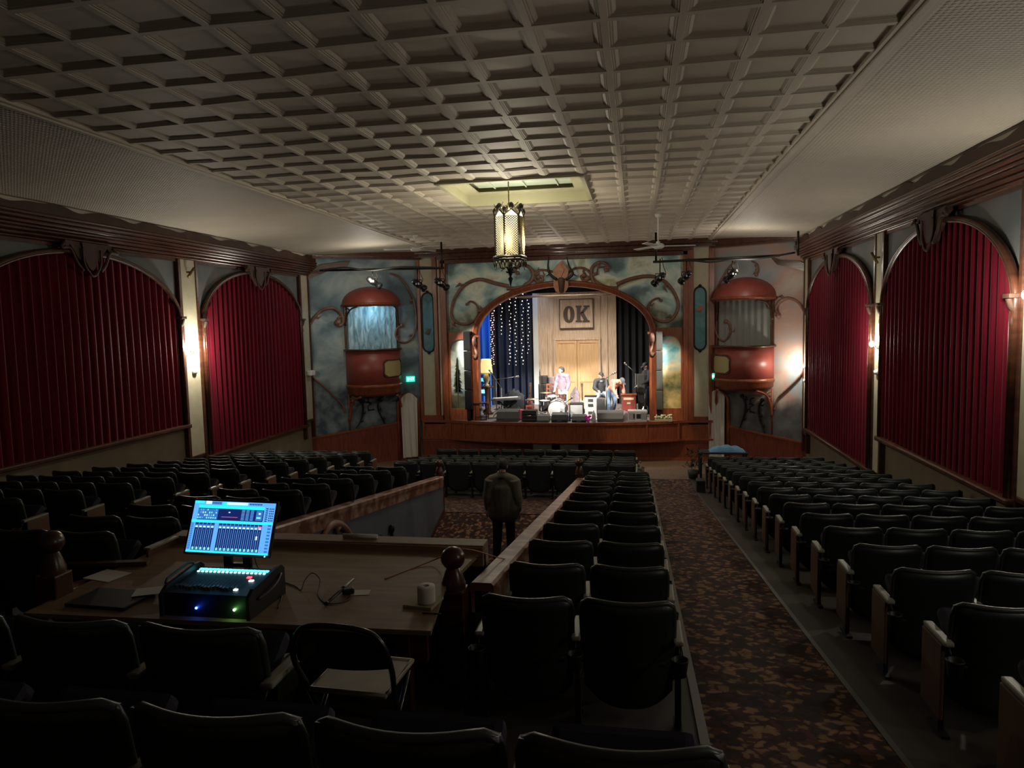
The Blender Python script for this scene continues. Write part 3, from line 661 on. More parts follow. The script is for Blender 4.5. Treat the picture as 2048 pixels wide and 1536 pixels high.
# ---- balconies
def balcony(cu, p0, n, vz, r, back, lab, plq, glow):
    c = hit(cu, 740, p0, n, 0.); th = math.atan2(n.y, n.x); c.z = 0.
    dd = c+n*r*.75
    def z(v): return P(cu, v, y=dd.y).z
    zs = [z(v) for v in vz]      # dome top, dome base, opening bottom, parapet bottom, mould bottom, drop bottom
    t = thing('balcony_box', lab, 'balcony', (c.x, c.y, zs[4]), 0, 'domed balcony boxes')
    a0, a1 = th-PI/2, th+PI/2
    def L(prof, name, m, n_=28):
        b = MB(); b.lathe(prof, (c.x, c.y, 0), n_, 1, 1, a0, a1); return part(name, b, m, t, True)
    h = zs[0]-zs[1]
    L([(r*1.03*math.cos(k*PI/16), zs[1]+.06+(h-.06)*math.sin(k*PI/16)) for k in range(9)], 'dome', M['panelred'])
    L([(r*.9, zs[1]-.05), (r*.97, zs[1]-.05), (r*1.06, zs[1]), (r*1.08, zs[1]+.03), (r*1.03, zs[1]+.07), (r*.9, zs[1]+.07), (r*.9, zs[1]-.05)], 'dome_moulding', M['wood'])
    PR = L([(r*.92, zs[2]-.04), (r*.97, zs[2]-.04), (r*.97, zs[3]), (r*.92, zs[3]), (r*.92, zs[2]-.04)], 'parapet', M['panelred'])
    L([(r*.86, zs[2]), (r*1.04, zs[2]), (r*1.04, zs[2]-.06), (r*.9, zs[2]-.06), (r*.86, zs[2])], 'handrail', M['wood_dark'])
    L([(r*.97, zs[3]+.1), (r*1.0, zs[3]+.08), (r*1.0, zs[3]), (r*.96, zs[3]-.02), (r*.96, zs[4]+.06), (r*.9, zs[4]+.02), (r*.84, zs[4]-.04), (.02, zs[4]-.04)], 'base_moulding', M['wood'])
    d = Vector((-n.y, n.x, 0))
    for sg in (-1, 1):
        a = th+sg*(PI/2-.05); q = c+Vector((math.cos(a), math.sin(a), 0))*r*.94; b = MB()
        b.box((q.x, q.y, (zs[1]+zs[2])/2), (.07, .07, zs[1]-zs[2]), Matrix.Rotation(th, 4, 'Z')); part('post', b, M['wood_dark'], t, True)
    for sg in (-1, 1):     # fretwork brackets at the head and foot
        a = th+sg*.72; e = th+sg*(PI/2-.12); qe = c+Vector((math.cos(e), math.sin(e), 0))*r*.95; qa = c+Vector((math.cos(a), math.sin(a), 0))*r*.98
        up = Vector((0, 0, 1)); b = MB()
        b.tube(smooth([qe+up*(zs[1]-.65), qe.lerp(qa, .12)+up*(zs[1]-.35), qe.lerp(qa, .45)+up*(zs[1]-.13), qa+up*(zs[1]-.05)]), .028, 6)
        b.tube(smooth([qe.lerp(qa, .1)+up*(zs[1]-.1), qe.lerp(qa, .3)+up*(zs[1]-.12), qe.lerp(qa, .28)+up*(zs[1]-.24), qe.lerp(qa, .12)+up*(zs[1]-.26), qe.lerp(qa, .16)+up*(zs[1]-.17)]), .022, 6)
        part('fretwork_bracket', b, M['wood_dark'], t, True)
        b = MB(); b.tube(smooth([qe+up*(zs[4]-.85), qe.lerp(qa, .1)+up*(zs[4]-.5), qe.lerp(qa, .4)+up*(zs[4]-.18), qa+up*(zs[4]-.04)]), [.05]*6+[.035]*7, 6)
        b.tube(smooth([qe.lerp(qa, .08)+up*(zs[4]-.1), qe.lerp(qa, .35)+up*(zs[4]-.14), qe.lerp(qa, .25)+up*(zs[4]-.3), qe.lerp(qa, .08)+up*(zs[4]-.28), qe.lerp(qa, .14)+up*(zs[4]-.2)]), .026, 6)
        b.tube([qe+up*(zs[4]), qe-n*.03+up*(zs[5])], .028, 6)
        part('fretwork_bracket', b, M['wood'], t, True)
    # backing inside the box
    b = MB(); q0, q1 = c-d*r*.86+n*.03, c+d*r*.86+n*.03
    g = [[q0.lerp(q1, i/40)+n*(.02*math.sin(i*1.3)+.02)+Vector((0, 0, zz)) for zz in (zs[2]-.3, zs[1])] for i in range(41)]
    b.sheet(g); part('backdrop', b, back, t, True)
    # plaque on the parapet
    a = th+plq; q = c+Vector((math.cos(a), math.sin(a), 0))*r*.985; tn = Vector((-math.sin(a), math.cos(a), 0)); zc = (zs[2]+zs[3])/2-.02; b = MB(); out = []
    for k in range(28):
        w = 2*PI*k/28; rad = 1+.07*math.cos(4*w+PI); sx_ = .46*rad*(abs(math.cos(w))**.6)*(1 if math.cos(w) > 0 else -1); sz_ = .29*rad*(abs(math.sin(w))**.6)*(1 if math.sin(w) > 0 else -1)
        aa = a+sx_/r; out.append(c+Vector((math.cos(aa), math.sin(aa), 0))*r*.985+Vector((0, 0, zc+sz_)))
    cv = Vector((math.cos(a), math.sin(a), 0))*.04
    ctr = c+Vector((math.cos(a), math.sin(a), 0))*r*1.0+Vector((0, 0, zc))
    for k in range(24):
        def cc(w): 
            u_ = -.46*.96+.46*1.92*w; h_ = .29*(1-abs(u_/.46)**2.6)**.45; a_ = a+u_/r; q_ = c+Vector((math.cos(a_), math.sin(a_), 0))*r*.995
            return q_+Vector((0, 0, zc-h_)), q_+Vector((0, 0, zc+h_))
        l0, h0 = cc(k/24); l1, h1 = cc((k+1)/24); b.face((l0, l1, h1, h0))
    pq = part('plaque', b, mat('ochre_cream_paint', (.4, .33, .14), .6), PR)
    b = MB(); b.tube([p for p in out], .028, 6, close=True); part('plaque_frame', b, M['wood_dark'], PR)
    light('balcony_glow', 'POINT', c+n*.55+Vector((0, 0, zs[1]-.15)), glow[0], glow[1], .1)
balcony(747, LP0, LN, (571, 610, 698, 775, 790, 862), .93,
        ramp_mat('frosted_blue_glass_sheet', [(.3, (.1, .2, .26)), (.5, (.3, .45, .5)), (.7, (.6, .75, .8))], 2.5, (2, 2, .6), 8, 2.)[0],
        'oxblood domed balcony with blue-lit backing on the left painted wall', .62, (16, (.45, .8, 1)))
balcony(1489, RP0, RN, (552, 597, 691, 764, 778, 870), .93, mat('grey_drape', (.22, .22, .2), .85),
        'oxblood domed balcony with grey drape on the right painted wall', -.62, (.6, (.9, .95, 1)))

# ---- side doors hung with white cloth, exit signs
for uu, vt, vb, p0, n, lab in (((801, 834), 790, 922, LP0, LN, 'white cloth hung over the arched doorway left of the stage'), ((1420, 1452), 784, 905, RP0, RN, 'white cloth hung over the arched doorway right of the stage')):
    qa, qb = hit(uu[0], 850, p0, n, .06), hit(uu[1], 850, p0, n, .06); d = (qb-qa); d.z = 0; w = d.length/2; d.normalize(); c = (qa+qb)/2; zt = hit((uu[0]+uu[1])/2, vt, p0, n, .06).z
    t = thing('draped_doorway', lab, 'doorway', (c.x, c.y, 0), 0, 'draped doorways')
    pts = [c-d*(w+.06)+Vector((0, 0, -c.z))]+[c+d*(-(w+.06)*math.cos(PI*k/14))+Vector((0, 0, zt-.35+.38*math.sin(PI*k/14)-c.z)) for k in range(15)]+[c+d*(w+.06)+Vector((0, 0, -c.z))]
    b = MB(); b.tube(pts, .06, 7); part('frame', b, M['wood'], t, True)
    b = MB(); g = []
    for i in range(33):
        f = i/32; x = -w+2*w*f; g.append([c+d*(x*(1-.08*(1-zz)))+n*(.12+.025*math.sin(f*17+zz*2)+.04*zz*(1-zz))+Vector((0, 0, .1+(zt-.12+.2*math.sin(PI*f)-.1)*zz-c.z)) for zz in [k/8 for k in range(9)]])
    b.sheet(g); part('cloth', b, M['cloth_white'], t, True)
def flat_text(s, size, depth=.004):
    cu = bpy.data.curves.new('t', 'FONT'); cu.body = s; cu.size = size; cu.extrude = depth; cu.align_x = 'CENTER'; cu.align_y = 'CENTER'
    o = bpy.data.objects.new('t', cu); COL.objects.link(o); dg = bpy.context.evaluated_depsgraph_get(); me = bpy.data.meshes.new_from_object(o.evaluated_get(dg))
    bpy.data.objects.remove(o); return me
for q, n, lab, w_ in ((hit(821, 758, LP0, LN, .1), LN, 'glowing green exit sign on the wall right of left balcony', .3), (hit(1430, 753, RP0, RN, .25), Vector((-.93, -.35, 0)).normalized(), 'green exit sign seen edge-on beside the right balcony', .3)):
    t = thing('exit_sign', lab, 'sign', q, math.atan2(n.y, n.x)+PI/2, 'exit signs')
    b = MB(); b.box((0, 0, 0), (w_, .05, .19), None, .01); part('housing', b, emat('exit_green_glow', (.03, .75, .5), 1.6), t)
    me = flat_text('EXIT', .13); me.materials.append(emat('exit_letter_glow', (.6, 1, .85), 3.)); o = link('lettering', me, t); o.rotation_euler = (PI/2, 0, 0); o.location = (0, -.03, 0)
    b = MB(); b.cyl((0, .02, 0), (0, .3, 0), .015); part('bracket_arm', b, M['iron'], t)

# ============================================================ stage
b = MB().use(mat('scuffed_stage_floor', (.16, .14, .13), .6, col2=(.25, .22, .2), scale=3))
def apron(x):   # front edge of the stage
    q = (x+2.45)/3.9; return YP-.12-(.72*max(0, 1-q*q)**.7 if abs(q) < 1 else 0)
xs = [-7.3+9.7*i/60 for i in range(61)]
for i in range(60):
    xa, xb = xs[i], xs[i+1]; b.face([(xa, apron(xa), 1.33), (xb, apron(xb), 1.33), (xb, 29.4, 1.33), (xa, 29.4, 1.33)])
struct('floor_stage', b, None)
b = MB().use(M['wood'])
for i in range(60):
    xa, xb = xs[i], xs[i+1]
    for d, z0_, z1_ in ((.0, .72, 1.26), (-.05, 1.26, 1.345), (-.05, .68, .74)):
        ya, yb = apron(xa)+d, apron(xb)+d
        b.prism([(xa, ya, z0_), (xb, yb, z0_), (xb, yb, z1_), (xa, ya, z1_)], (0, .1, 0))
for xx in (-7.25, -6.3, -5.75, -4.35, -2.0, .3, 1.3, 2.3):
    b.box((xx, apron(xx)-.01, 1.0), (.07, .06, .54))
b.prism([(x, apron(x)+.05, .7) for x in xs]+[(2.4, YP, .7), (-7.3, YP, .7)], (0, 0, .02))
struct('wall_stage_front', b, None)
b = MB().use(M['beadboard']); b.bx(-7.3, 2.42, YP-.1, YP-.02, -.05, .72); b.use(M['wood']); b.bx(-7.3, 2.42, YP-.13, YP-.09, -.05, .12); b.bx(-7.3, 2.42, YP-.12, YP-.09, .6, .7)
struct('wall_stage_base', b, None)
# stage house
b = MB().use(M['black_cloth']); b.bx(-8.6, 3.6, 29.4, 29.5, 1.3, 7.1); b.bx(-8.7, -8.6, 23.7, 29.5, 1.3, 7.1); b.bx(3.6, 3.7, 23.7, 29.5, 1.3, 7.1)
b.bx(-8.6, -5.35, 23.64, 23.7, 1.3, 7.1); b.bx(.5, 3.6, 23.64, 23.7, 1.3, 7.1)
struct('wall_back', b, None)
# barn wall
YB = 28.0
bx0, bx1 = P(1077, 700, y=YB).x, P(1233, 700, y=YB).x; bt = P(1150, 588, y=YB).z
b = MB().use(M['cedar']); b.bx(bx0, bx1, YB, YB+.12, 1.33, bt+.2)
for u in (1098, 1107, 1200, 1214): xx = P(u, 700, y=YB).x; b.bx(xx-.03, xx+.03, YB-.04, YB, 1.33, bt+.2)
b.use(M['white']); xx = P(1072, 700, y=YB).x; b.bx(xx-.1, xx+.1, YB-.02, YB+.12, 1.33, bt+.2)
struct('wall_back_boards', b, None)
t = thing('barn_door', 'pair of honey pine barn doors in the wooden back wall of stage', 'door', (P(1154, 790, y=YB).x, YB, 1.33))
xa, xc, zt, zm = P(1112, 700, y=YB).x, P(1197, 700, y=YB).x, P(1150, 680, y=YB).z, P(1150, 761, y=YB).z
xm = (xa+xc)/2
for qa, qb in ((xa, xm-.01), (xm+.01, xc)):
    b = MB(); b.bx(qa, qb, YB-.05, YB-.002, 1.35, zt)
    for za, zb in ((zt-.12, zt-.002), (zm-.05, zm+.05), (1.402, 1.55)): b.bx(qa+.1, qb-.1, YB-.078, YB-.05, za, zb)
    for q in (qa, qb-.1): b.bx(q+.002, q+.098, YB-.08, YB-.05, 1.4, zt-.001)
    part('door_leaf', b, M['door'], t, True)
b = MB(); 
for q in (xa-.081, xc+.001): b.bx(q, q+.08, YB-.1, YB-.002, 1.33, zt)
b.bx(xa-.09, xc+.09, YB-.11, YB-.002, zt+.002, zt+.08); part('door_frame', b, M['cedar'], t, True)
# OK sign
def w2(u, v, y=YB): return P(u, v, y=y)
t = thing('ok_sign', 'square board with dark slab letters O and K above barn doors', 'sign', w2(1152, 655))
q0, q1 = w2(1120, 600), w2(1186, 655); b = MB().use(M['cedar']); b.bx(q0.x, q1.x, YB-.1, YB-.04, q1.z, q0.z)
b.use(M['letters'])
for zz_ in (q1.z-.03, q0.z): b.bx(q0.x-.02, q1.x+.02, YB-.12, YB-.04, zz_, zz_+.03)
for xx_ in (q0.x-.03, q1.x): b.bx(xx_, xx_+.03, YB-.12, YB-.04, q1.z, q0.z)
b.use(M['cedar'])
for k in range(7): b.bx(q0.x+.02, q1.x-.02, YB-.115, YB-.1, q1.z+(q0.z-q1.z)*k/7+.01, q1.z+(q0.z-q1.z)*(k+1)/7-.01)
part('board', b, None, t, True)
def LZ(u, v): return Vector((w2(1060+u/9.6, 600).x, YB-.12, w2(1150, 560+v/9.6).z))
b = MB(); oc, ow, oh, iw, ih = (750, 655), 108, 160, 28, 115; n = 28
for i in range(n):
    a, c = 2*PI*i/n, 2*PI*(i+1)/n
    def o_(w, h, a): return LZ(oc[0]+w*math.cos(a), oc[1]+h*math.sin(a))
    b.prism([o_(iw, ih, a), o_(ow, oh, a), o_(ow, oh, c), o_(iw, ih, c)], (0, -.05, 0))
part('letter_o', b, M['letters'], t, True)
b = MB()
for pl in ([(880, 495), (990, 495), (990, 530), (970, 535), (970, 775), (995, 780), (995, 810), (875, 810), (875, 780), (900, 775), (900, 535), (880, 530)],
           [(965, 640), (1050, 530), (1030, 525), (1030, 495), (1145, 495), (1145, 525), (1115, 530), (1020, 640)],
           [(965, 640), (1020, 610), (1110, 775), (1145, 780), (1145, 810), (1010, 810), (1010, 780), (1035, 775), (980, 680)]):
    b.prism([LZ(*q) for q in pl], (0, -.05, 0))
part('letter_k', b, M['letters'], t, True)
# curtains on the stage
def drape(u0, u1, y, zt, m, lab, dep=.09, pitch=.28, zb=1.34, curve=0.):
    xa, xb = P(u0, 700, y=y).x, P(u1, 700, y=y).x; b = MB(); g = []; n = max(20, int((xb-xa)/.025))
    for i in range(n+1):
        f = i/n; x = xa+(xb-xa)*f; g.append([Vector((x, y+dep*math.sin(x*2*PI/pitch+.7*math.sin(x*3))*(1-.2*k/6), zb+(zt-zb)*k/6)) for k in range(7)])
    b.sheet(g); return solo('stage_curtain', b, M[m], lab, 'curtain', 'dark stage curtains')
drape(925, 982, 27.4, 6.6, 'blue_cloth', 'bright blue lit curtain at the left edge of stage')
drape(972, 1066, 27.9, 6.6, 'navy_cloth', 'dark navy stage curtain behind the hanging string lights')
drape(1228, 1340, 28.1, 6.6, 'black_cloth', 'black stage curtain right of the wooden back wall')
drape(1302, 1330, 24.3, 6.6, 'black_cloth', 'black side leg curtain at the right of the stage')
b = MB(); b.bx(-8.6, 3.6, 26.0, 26.05, P(1120, 585, y=26.0).z, 7.1); b.bx(-8.6, 3.6, 24.1, 24.15, 5.9, 7.1); struct('wall_stage_header', b, M['masking'])
# overhead border battens
for k, (va, y, ua, ub) in enumerate(((592, 26.2, 1012, 1232), (584, 26.8, 1050, 1225))):
    xa, xb = P(ua, va, y=y).x, P(ub, va, y=y).x; z = P(1120, va, y=y).z; b = MB(); g = []
    for i in range(31):
        x = xa+(xb-xa)*i/30; g.append([Vector((x, y-.1, z-.01+.012*math.sin(i*.9))), Vector((x, y, z-.03+.012*math.sin(i*.8))), Vector((x, y+.2, z+.02))])
    b.sheet(g); b.tube([(xa, y+.05, z+.03), (xb, y+.05, z+.03)], .02, 8)
    for q in (xa+.3, xb-.3): b.cyl((q, y+.05, z+.03), (q, y+.05, 7.12), .012)
    solo('border_batten', b, mat('beige_border_cloth', (.3, .24, .18), .8), ('front' if k == 0 else 'rear')+' beige border strip hung across the top of stage opening', 'batten', 'border strips over the stage')
# string lights
WB = emat('warm_fairy_bulb', (1, .9, .72), 6.); PK = emat('pink_fairy_bulb', (1, .55, .5), 5.)
for k, (u, v0, v1, m) in enumerate(((983, 622, 735, PK), (987, 617, 728, PK), (1003, 608, 668, WB), (1020, 598, 728, WB), (1031, 596, 730, WB), (1045, 595, 728, WB), (1057, 593, 706, WB))):
    yy = 27.62; q0 = P(u, v0-14, y=yy); q1 = P(u, v1, y=yy); n = int((q0.z-q1.z)/(.09 if m is PK else .135)); random.seed(k)
    t = thing('string_light', '%s strand of hanging fairy lights%s' % (ORD[k+1]+' from left', ' with dense pink bulbs' if m is PK else ' with white bulbs') + ' on the dark curtain', 'string lights', (q0.x, yy, q1.z), 0, 'fairy light strands')
    pts = [Vector((q0.x+(q1.x-q0.x)*i/n+.025*math.sin(i*1.7+k), yy, q0.z+(q1.z-q0.z)*i/n)) for i in range(n+1)]
    b = MB(); b.tube(pts, .004, 4); part('wire', b, M['iron'], t, True)
    b = MB()
    for p in pts[1:]: b.sph(p+Vector((random.uniform(-.02, .02), -.02, 0)), .012 if random.random() < .7 else .019, 5)
    part('bulbs', b, m, t, True, kind='stuff')

# ============================================================ vomitory partitions, rails, desk
def rail_z(side, y): return 1.5+(13.9-y)*.1355 if side == 'L' else 1.51+(13.9-y)*.138
for side, x, y0_, lab in (('left', -4.0, 4.2, ''), ('right', -1.1, 4.78, '')):
    S = side[0].upper(); b = MB().use(M['plasterblue'])
    b.prism([(x-.05, y0_, -2.2), (x-.05, 13.9, -.2), (x-.05, 13.9, rail_z(S, 13.9)-.06), (x-.05, y0_, rail_z(S, y0_)-.06)], (.1, 0, 0))
    struct('wall_stairwell_'+side, b, None)
    b = MB(); za, zb = rail_z(S, y0_), rail_z(S, 13.85)
    b.prism([(x-.09, y0_, za-.07), (x+.09, y0_, za-.07), (x+.09, y0_, za-.02), (x+.07, y0_, za), (x-.07, y0_, za), (x-.09, y0_, za-.02)], (0, 13.85-y0_, zb-za))
    b.prism([(x-.075, y0_, za-.22), (x+.075, y0_, za-.22), (x+.075, y0_, za-.07), (x-.075, y0_, za-.07)], (0, 13.85-y0_, zb-za))
    solo('handrail', b, mat('worn_reddish_rail', (.14, .05, .028), .33, col2=(.32, .2, .15), scale=6, lo=.42, hi=.62), 'worn sloping wooden handrail on the %s stairwell wall' % side, 'handrail')
    b = MB().use(M['wood_dark']); b.prism([(x+(.05 if S == 'L' else -.07), 6.5, .73-.3*7.4), (x+(.07 if S == 'L' else -.05), 6.5, .73-.3*7.4), (x+(.07 if S == 'L' else -.05), 13.9, .73), (x+(.05 if S == 'L' else -.07), 13.9, .73)], (0, 0, .1))
    struct('baseboard_'+('3' if S == 'L' else '4'), b, None)
def newel(x, y, zf, zt, lab, w=.16):
    t = thing('newel_post', lab, 'post', (x, y, zf), 0, 'newel posts of the stairwell rail'); h = zt-zf
    b = MB(); b.box((0, 0, (h-.3)/2), (w, w, h-.3), None, .012); part('post', b, M['wood_dark'], t)
    b = MB(); b.lathe([(w*.5, h-.3), (w*.5, h-.26), (w*.38, h-.2), (w*.3, h-.165), (w*.24, h-.15)], n=18); part('neck', b, M['wood_dark'], t)
    b = MB(); b.sph((0, 0, h-.085), .085, 14, 1, 1, .95); part('ball', b, M['wood_dark'], t)
q = P(905, 1092, y=4.68); newel(q.x, 4.68, 2.0, q.z, 'near right newel post with ball finial beside the toilet roll', .17)
q = P(100, 1060, x=-3.97); newel(-3.97, q.y, 2.3, q.z, 'near left newel post with ball finial beside the laptop')
q = P(877, 921, y=13.95); newel(q.x, 13.98, .6, q.z+.02, 'far left newel post where the blue stairwell wall ends')
q = P(1158, 919, y=13.95); newel(q.x, 13.98, .6, q.z+.02, 'far right newel post at the end of the worn handrail')
# carved curl on the blue wall
b = MB(); pl = Vector((-3.94, 0, 0)); nn = Vector((1, 0, 0))
pts = smooth([hit(500+u/4.452, 1040+v/4.452, pl, nn, .02) for u, v in ((640, 170), (670, 110), (710, 55), (760, 35), (810, 50), (860, 90), (920, 170))], 5)
b.tube(pts, [.03+.03*math.sin(PI*i/(len(pts)-1)) for i in range(len(pts))], 7)
q = hit(500+775/4.452, 1040+60/4.452, pl, nn, .03); q2 = hit(500+770/4.452, 1040+135/4.452, pl, nn, .03); b.tube([q, q2], [.06, .01], 6)
solo('wall_scroll', b, M['scroll'], 'reddish carved curl low on the blue stairwell wall above the desk', 'carved scroll')
b = MB(); q = hit(783, 1058, pl, nn, .03); b.sph(q, .05, 8, 1, 1, 1.5); b.tube([q, q-Vector((0, 0, .22))], [.035, .02], 6)
solo('wall_finial', b, M['iron'], 'taller dark finial low on blue stairwell wall right of the curl', 'wall ornament')
b = MB(); q = hit(762, 1070, pl, nn, .03); b.tube([q, q-Vector((0, 0, .15))], [.02, .02], 6); solo('wall_finial', b, M['iron'], 'shorter dark finial low on blue wall between curl and tall finial', 'wall ornament')
# desk
DZ = 2.8
t = thing('sound_desk', 'wide plywood mixing desk built over the stairwell', 'desk', (-2.55, 4.6, 2.05))
b = MB(); b.prism([(-3.93, 3.84, DZ-.03), (-1.21, 3.9, DZ-.03), (-1.31, 4.58, DZ-.03), (-1.24, 5.32, DZ-.03), (-3.93, 5.32, DZ-.03)], (0, 0, .03)); part('desk_top', b, M['ply'], t, True)
b = MB(); b.bx(-3.93, -1.2, 5.32, 5.5, DZ-.02, DZ+.06, .008); b.bx(-3.93, -1.2, 5.3, 5.34, DZ-.1, DZ+.05); part('back_ledge', b, M['ply'], t, True)
b = MB(); b.bx(-3.8, -1.3, 4.1, 4.14, DZ-.3, DZ-.03); b.bx(-3.93, -1.2, 5.4, 5.5, 1.2, DZ-.02); part('apron', b, M['wood_dark'], t, True)
for x in (-3.75, -1.45):
    for y in (4.12, 5.1):
        b = MB(); b.bx(x-.04, x+.04, y-.04, y+.04, 2.05, DZ-.03); part('leg', b, M['wood_dark'], t, True)
b = MB(); b.bx(-3.95, -1.16, 3.66, 5.5, 1.95, 2.05); struct('floor_desk', b, M['darkfloor'])
# small plywood kick boards behind the desk at left
b = MB().use(M['endpanel']); b.prism([(-3.88, 4.95, DZ), (-3.88, 5.31, DZ), (-3.88, 5.31, DZ+.05), (-3.88, 4.95, DZ+.06)], (.02, 0, 0)); b.use(M['armtop']); b.prism([(-3.9, 4.95, DZ+.06), (-3.9, 5.31, DZ+.05), (-3.9, 5.31, DZ+.065), (-3.9, 4.95, DZ+.075)], (.06, 0, 0))
solo('side_board', b, None, 'low wooden side board with pale cap at the left end of desk', 'board')
# ============================================================ theatre seats
def seat_back(w=.55, h0=.14, h1=.87):
    """curved shell: wraps forward at the sides, leans back, rounded foot"""
    b = MB(); nx_, nz_ = 12, 10; F = []; K = []
    for sd in (0, 1):
        g = []
        for j in range(nz_+1):
            f = j/nz_; row = []
            for i in range(nx_+1):
                q = i/nx_*2-1; z = h0+(h1-h0)*f
                x = q*w/2
                zz = z+(.012*q*q if f > .9 else 0)-(.018*abs(q)**9 if j == nz_ else 0)+(max(0, .3-f)/.3)**2*.09*abs(q)**3
                wx = x*(1-.03*(1-f)-(.05 if f < .05 else 0))
                y = -.015-.14*(f-.3)+.07*q*q+(.035 if sd else 0)-(.03 if sd and j == nz_ else 0)*0
                row.append(Vector((wx, y, zz-(.008 if sd else 0))))
            g.append(row)
        (F if sd == 0 else K).extend(g)
    b.sheet(F); b.sheet(K)
    per = lambda G: [G[0][i] for i in range(nx_+1)]+[G[j][nx_] for j in range(1, nz_+1)]+[G[nz_][i] for i in range(nx_-1, -1, -1)]+[G[j][0] for j in range(nz_-1, 0, -1)]
    a, c = per(F), per(K)
    for i in range(len(a)): b.face((a[i], a[(i+1) % len(a)], c[(i+1) % len(a)], c[i]))
    bmesh.ops.remove_doubles(b.b, verts=b.b.verts, dist=1e-5)
    e = MB(); top = [F[j][0].lerp(K[j][0], .5) for j in range(4, nz_)]; rt = [F[j][nx_].lerp(K[j][nx_], .5) for j in range(4, nz_)]
    tp = [F[nz_][i].lerp(K[nz_][i], .5) for i in range(nx_+1)]
    tp[0] += Vector((.012, 0, -.012)); tp[-1] += Vector((-.012, 0, -.012))
    e.tube(top+tp+rt[::-1], .0185, 8)  # tube carrying the painted edge highlight along top and sides
    return b.mesh('backrest'), e.mesh('edge_highlight')
bk, ed = seat_back(); bk.materials.append(M['shell']); ed.materials.append(M['lit_edge'])
b = MB(); b.use(M['cushion']); b.box((0, 0, 0), (.46, .42, .09), None, .035); b.b.transform(Matrix.Translation((0, .1, .46))@Matrix.Rotation(R(38), 4, 'X')@Matrix.Translation((0, .12, .03))); cush = b.mesh('seat')
b = MB(); b.use(M['armtop']); b.box((0, .12, .615), (.058, .34, .03), None, .012); arm = b.mesh('armrest')
b = MB(); b.use(M['iron']); b.box((0, .12, .44), (.03, .2, .32)); b.box((0, .08, .16), (.035, .07, .3)); b.box((0, .08, .012), (.05, .22, .024)); stand = b.mesh('stand')
b = MB(); b.use(M['black']); b.lathe([(.001, .46), (.038, .46), (.05, .555), (.053, .56), (.05, .565), (.044, .56), (.034, .475), (.001, .475)], (0, -.13, 0), 16); b.cyl((0, -.08, .545), (0, -.04, .6), .006); cup = b.mesh('cup_holder')
b = MB(); b.use(M['endpanel']); b.box((0, .13, .36), (.022, .3, .48), None, .006); endp = b.mesh('end_panel')

NSEAT = [0]
def seat(x, y, z, label, grp, side=-1, rz=0., sx=1., end=None, only_label=True):
    """side: arm on the -x or +x side; end: 'panel' gives a wooden aisle panel"""
    t = thing('theatre_seat', label, 'seat', (x, y, z), rz, grp)
    link('backrest', bk, t); link('edge_highlight', ed, t); link('seat', cush, t)
    for s in ((side,) if end != 'both' else (-1, 1)):
        a = s*.3
        link('armrest', arm, t, (a, 0, 0)); link('stand', stand, t, (a, 0, 0)); link('cup_holder', cup, t, (a, 0, 0))
    if end == 'panel': link('end_panel', endp, t, (side*.325, 0, 0))
    t.scale = (sx, 1, 1)
    NSEAT[0] += 1; return t
# right block
for k in range(17):
    y = 3.6+k; zf = floor_z(y)
    for i in range(5):
        seat(2.16+.6*i, y, zf, 'dark vinyl theatre seat of right block, %s row from camera, %s from the carpeted aisle' % (ORD[k+1], ORD[i+1]), 'right block seats', -1, 0, 1., 'panel' if i == 0 else None)
# strip of two beside the worn rail
for k in range(11):
    y = 4.33+k*1.0; zf = floor_z(y)
    for i, x in enumerate((-.7, -.07)):
        seat(x, y, zf, 'dark seat of the centre pair rows, %s pair from camera, %s one' % (ORD[k+1], ('handrail side', 'aisle side')[i]), 'paired seats between handrail and aisle', 1, 0, 1.03, 'both' if i == 0 else None)
# left of the stairwell
for k in range(10):
    y = 4.89+.79*k; zf = floor_left(y)
    for i, x in enumerate((-4.36, -4.95)):
        seat(x, y, zf, 'dark seat left of blue stairwell wall, %s row from camera, %s one' % (ORD[k+1], ('rail side', 'aisle side')[i]), 'paired seats left of the stairwell', -1, 0, .98, 'panel' if i == 1 else None)
for k in range(15):
    y = 5.0+.87*k; zf = floor_left(y)
    for i in range(5):
        seat(-7.05-.58*i, y, zf, 'black theatre seat of far left block, %s row from camera, %s from its aisle' % (ORD[k+1], ORD[i+1]), 'far left block seats', 1, 0, .96, 'panel' if i == 0 else None)
# centre block in front of the stage
for k in range(5):
    y = 16.6+.95*k; zf = floor_z(y)
    for i in range(9):
        seat(-.36-.66*i, y, zf, 'grey-green seat of centre block facing stage, %s row from camera, %s from right end' % (ORD[k+1], ORD[i+1]), 'centre block seats before the stage', 1, 0, 1.08)
# the two rows nearest the camera
for i, x in enumerate((-1.99, -2.67, -3.35)):
    seat(x, 2.88, 2.375, 'black seat backed up to the mixing desk, %s counting leftwards from the folding chair' % ORD[i+1], 'row of seats behind the desk', 1, 0, 1.1)
for i, x in enumerate((-.06, -.7, -1.34, -1.98, -2.62)):
    seat(x, 2.0, 2.52, 'black seat back at bottom frame edge, %s counting leftwards from the aisle' % ORD[i+1], 'seats along the bottom of the photo', 1, 0, 1.06)

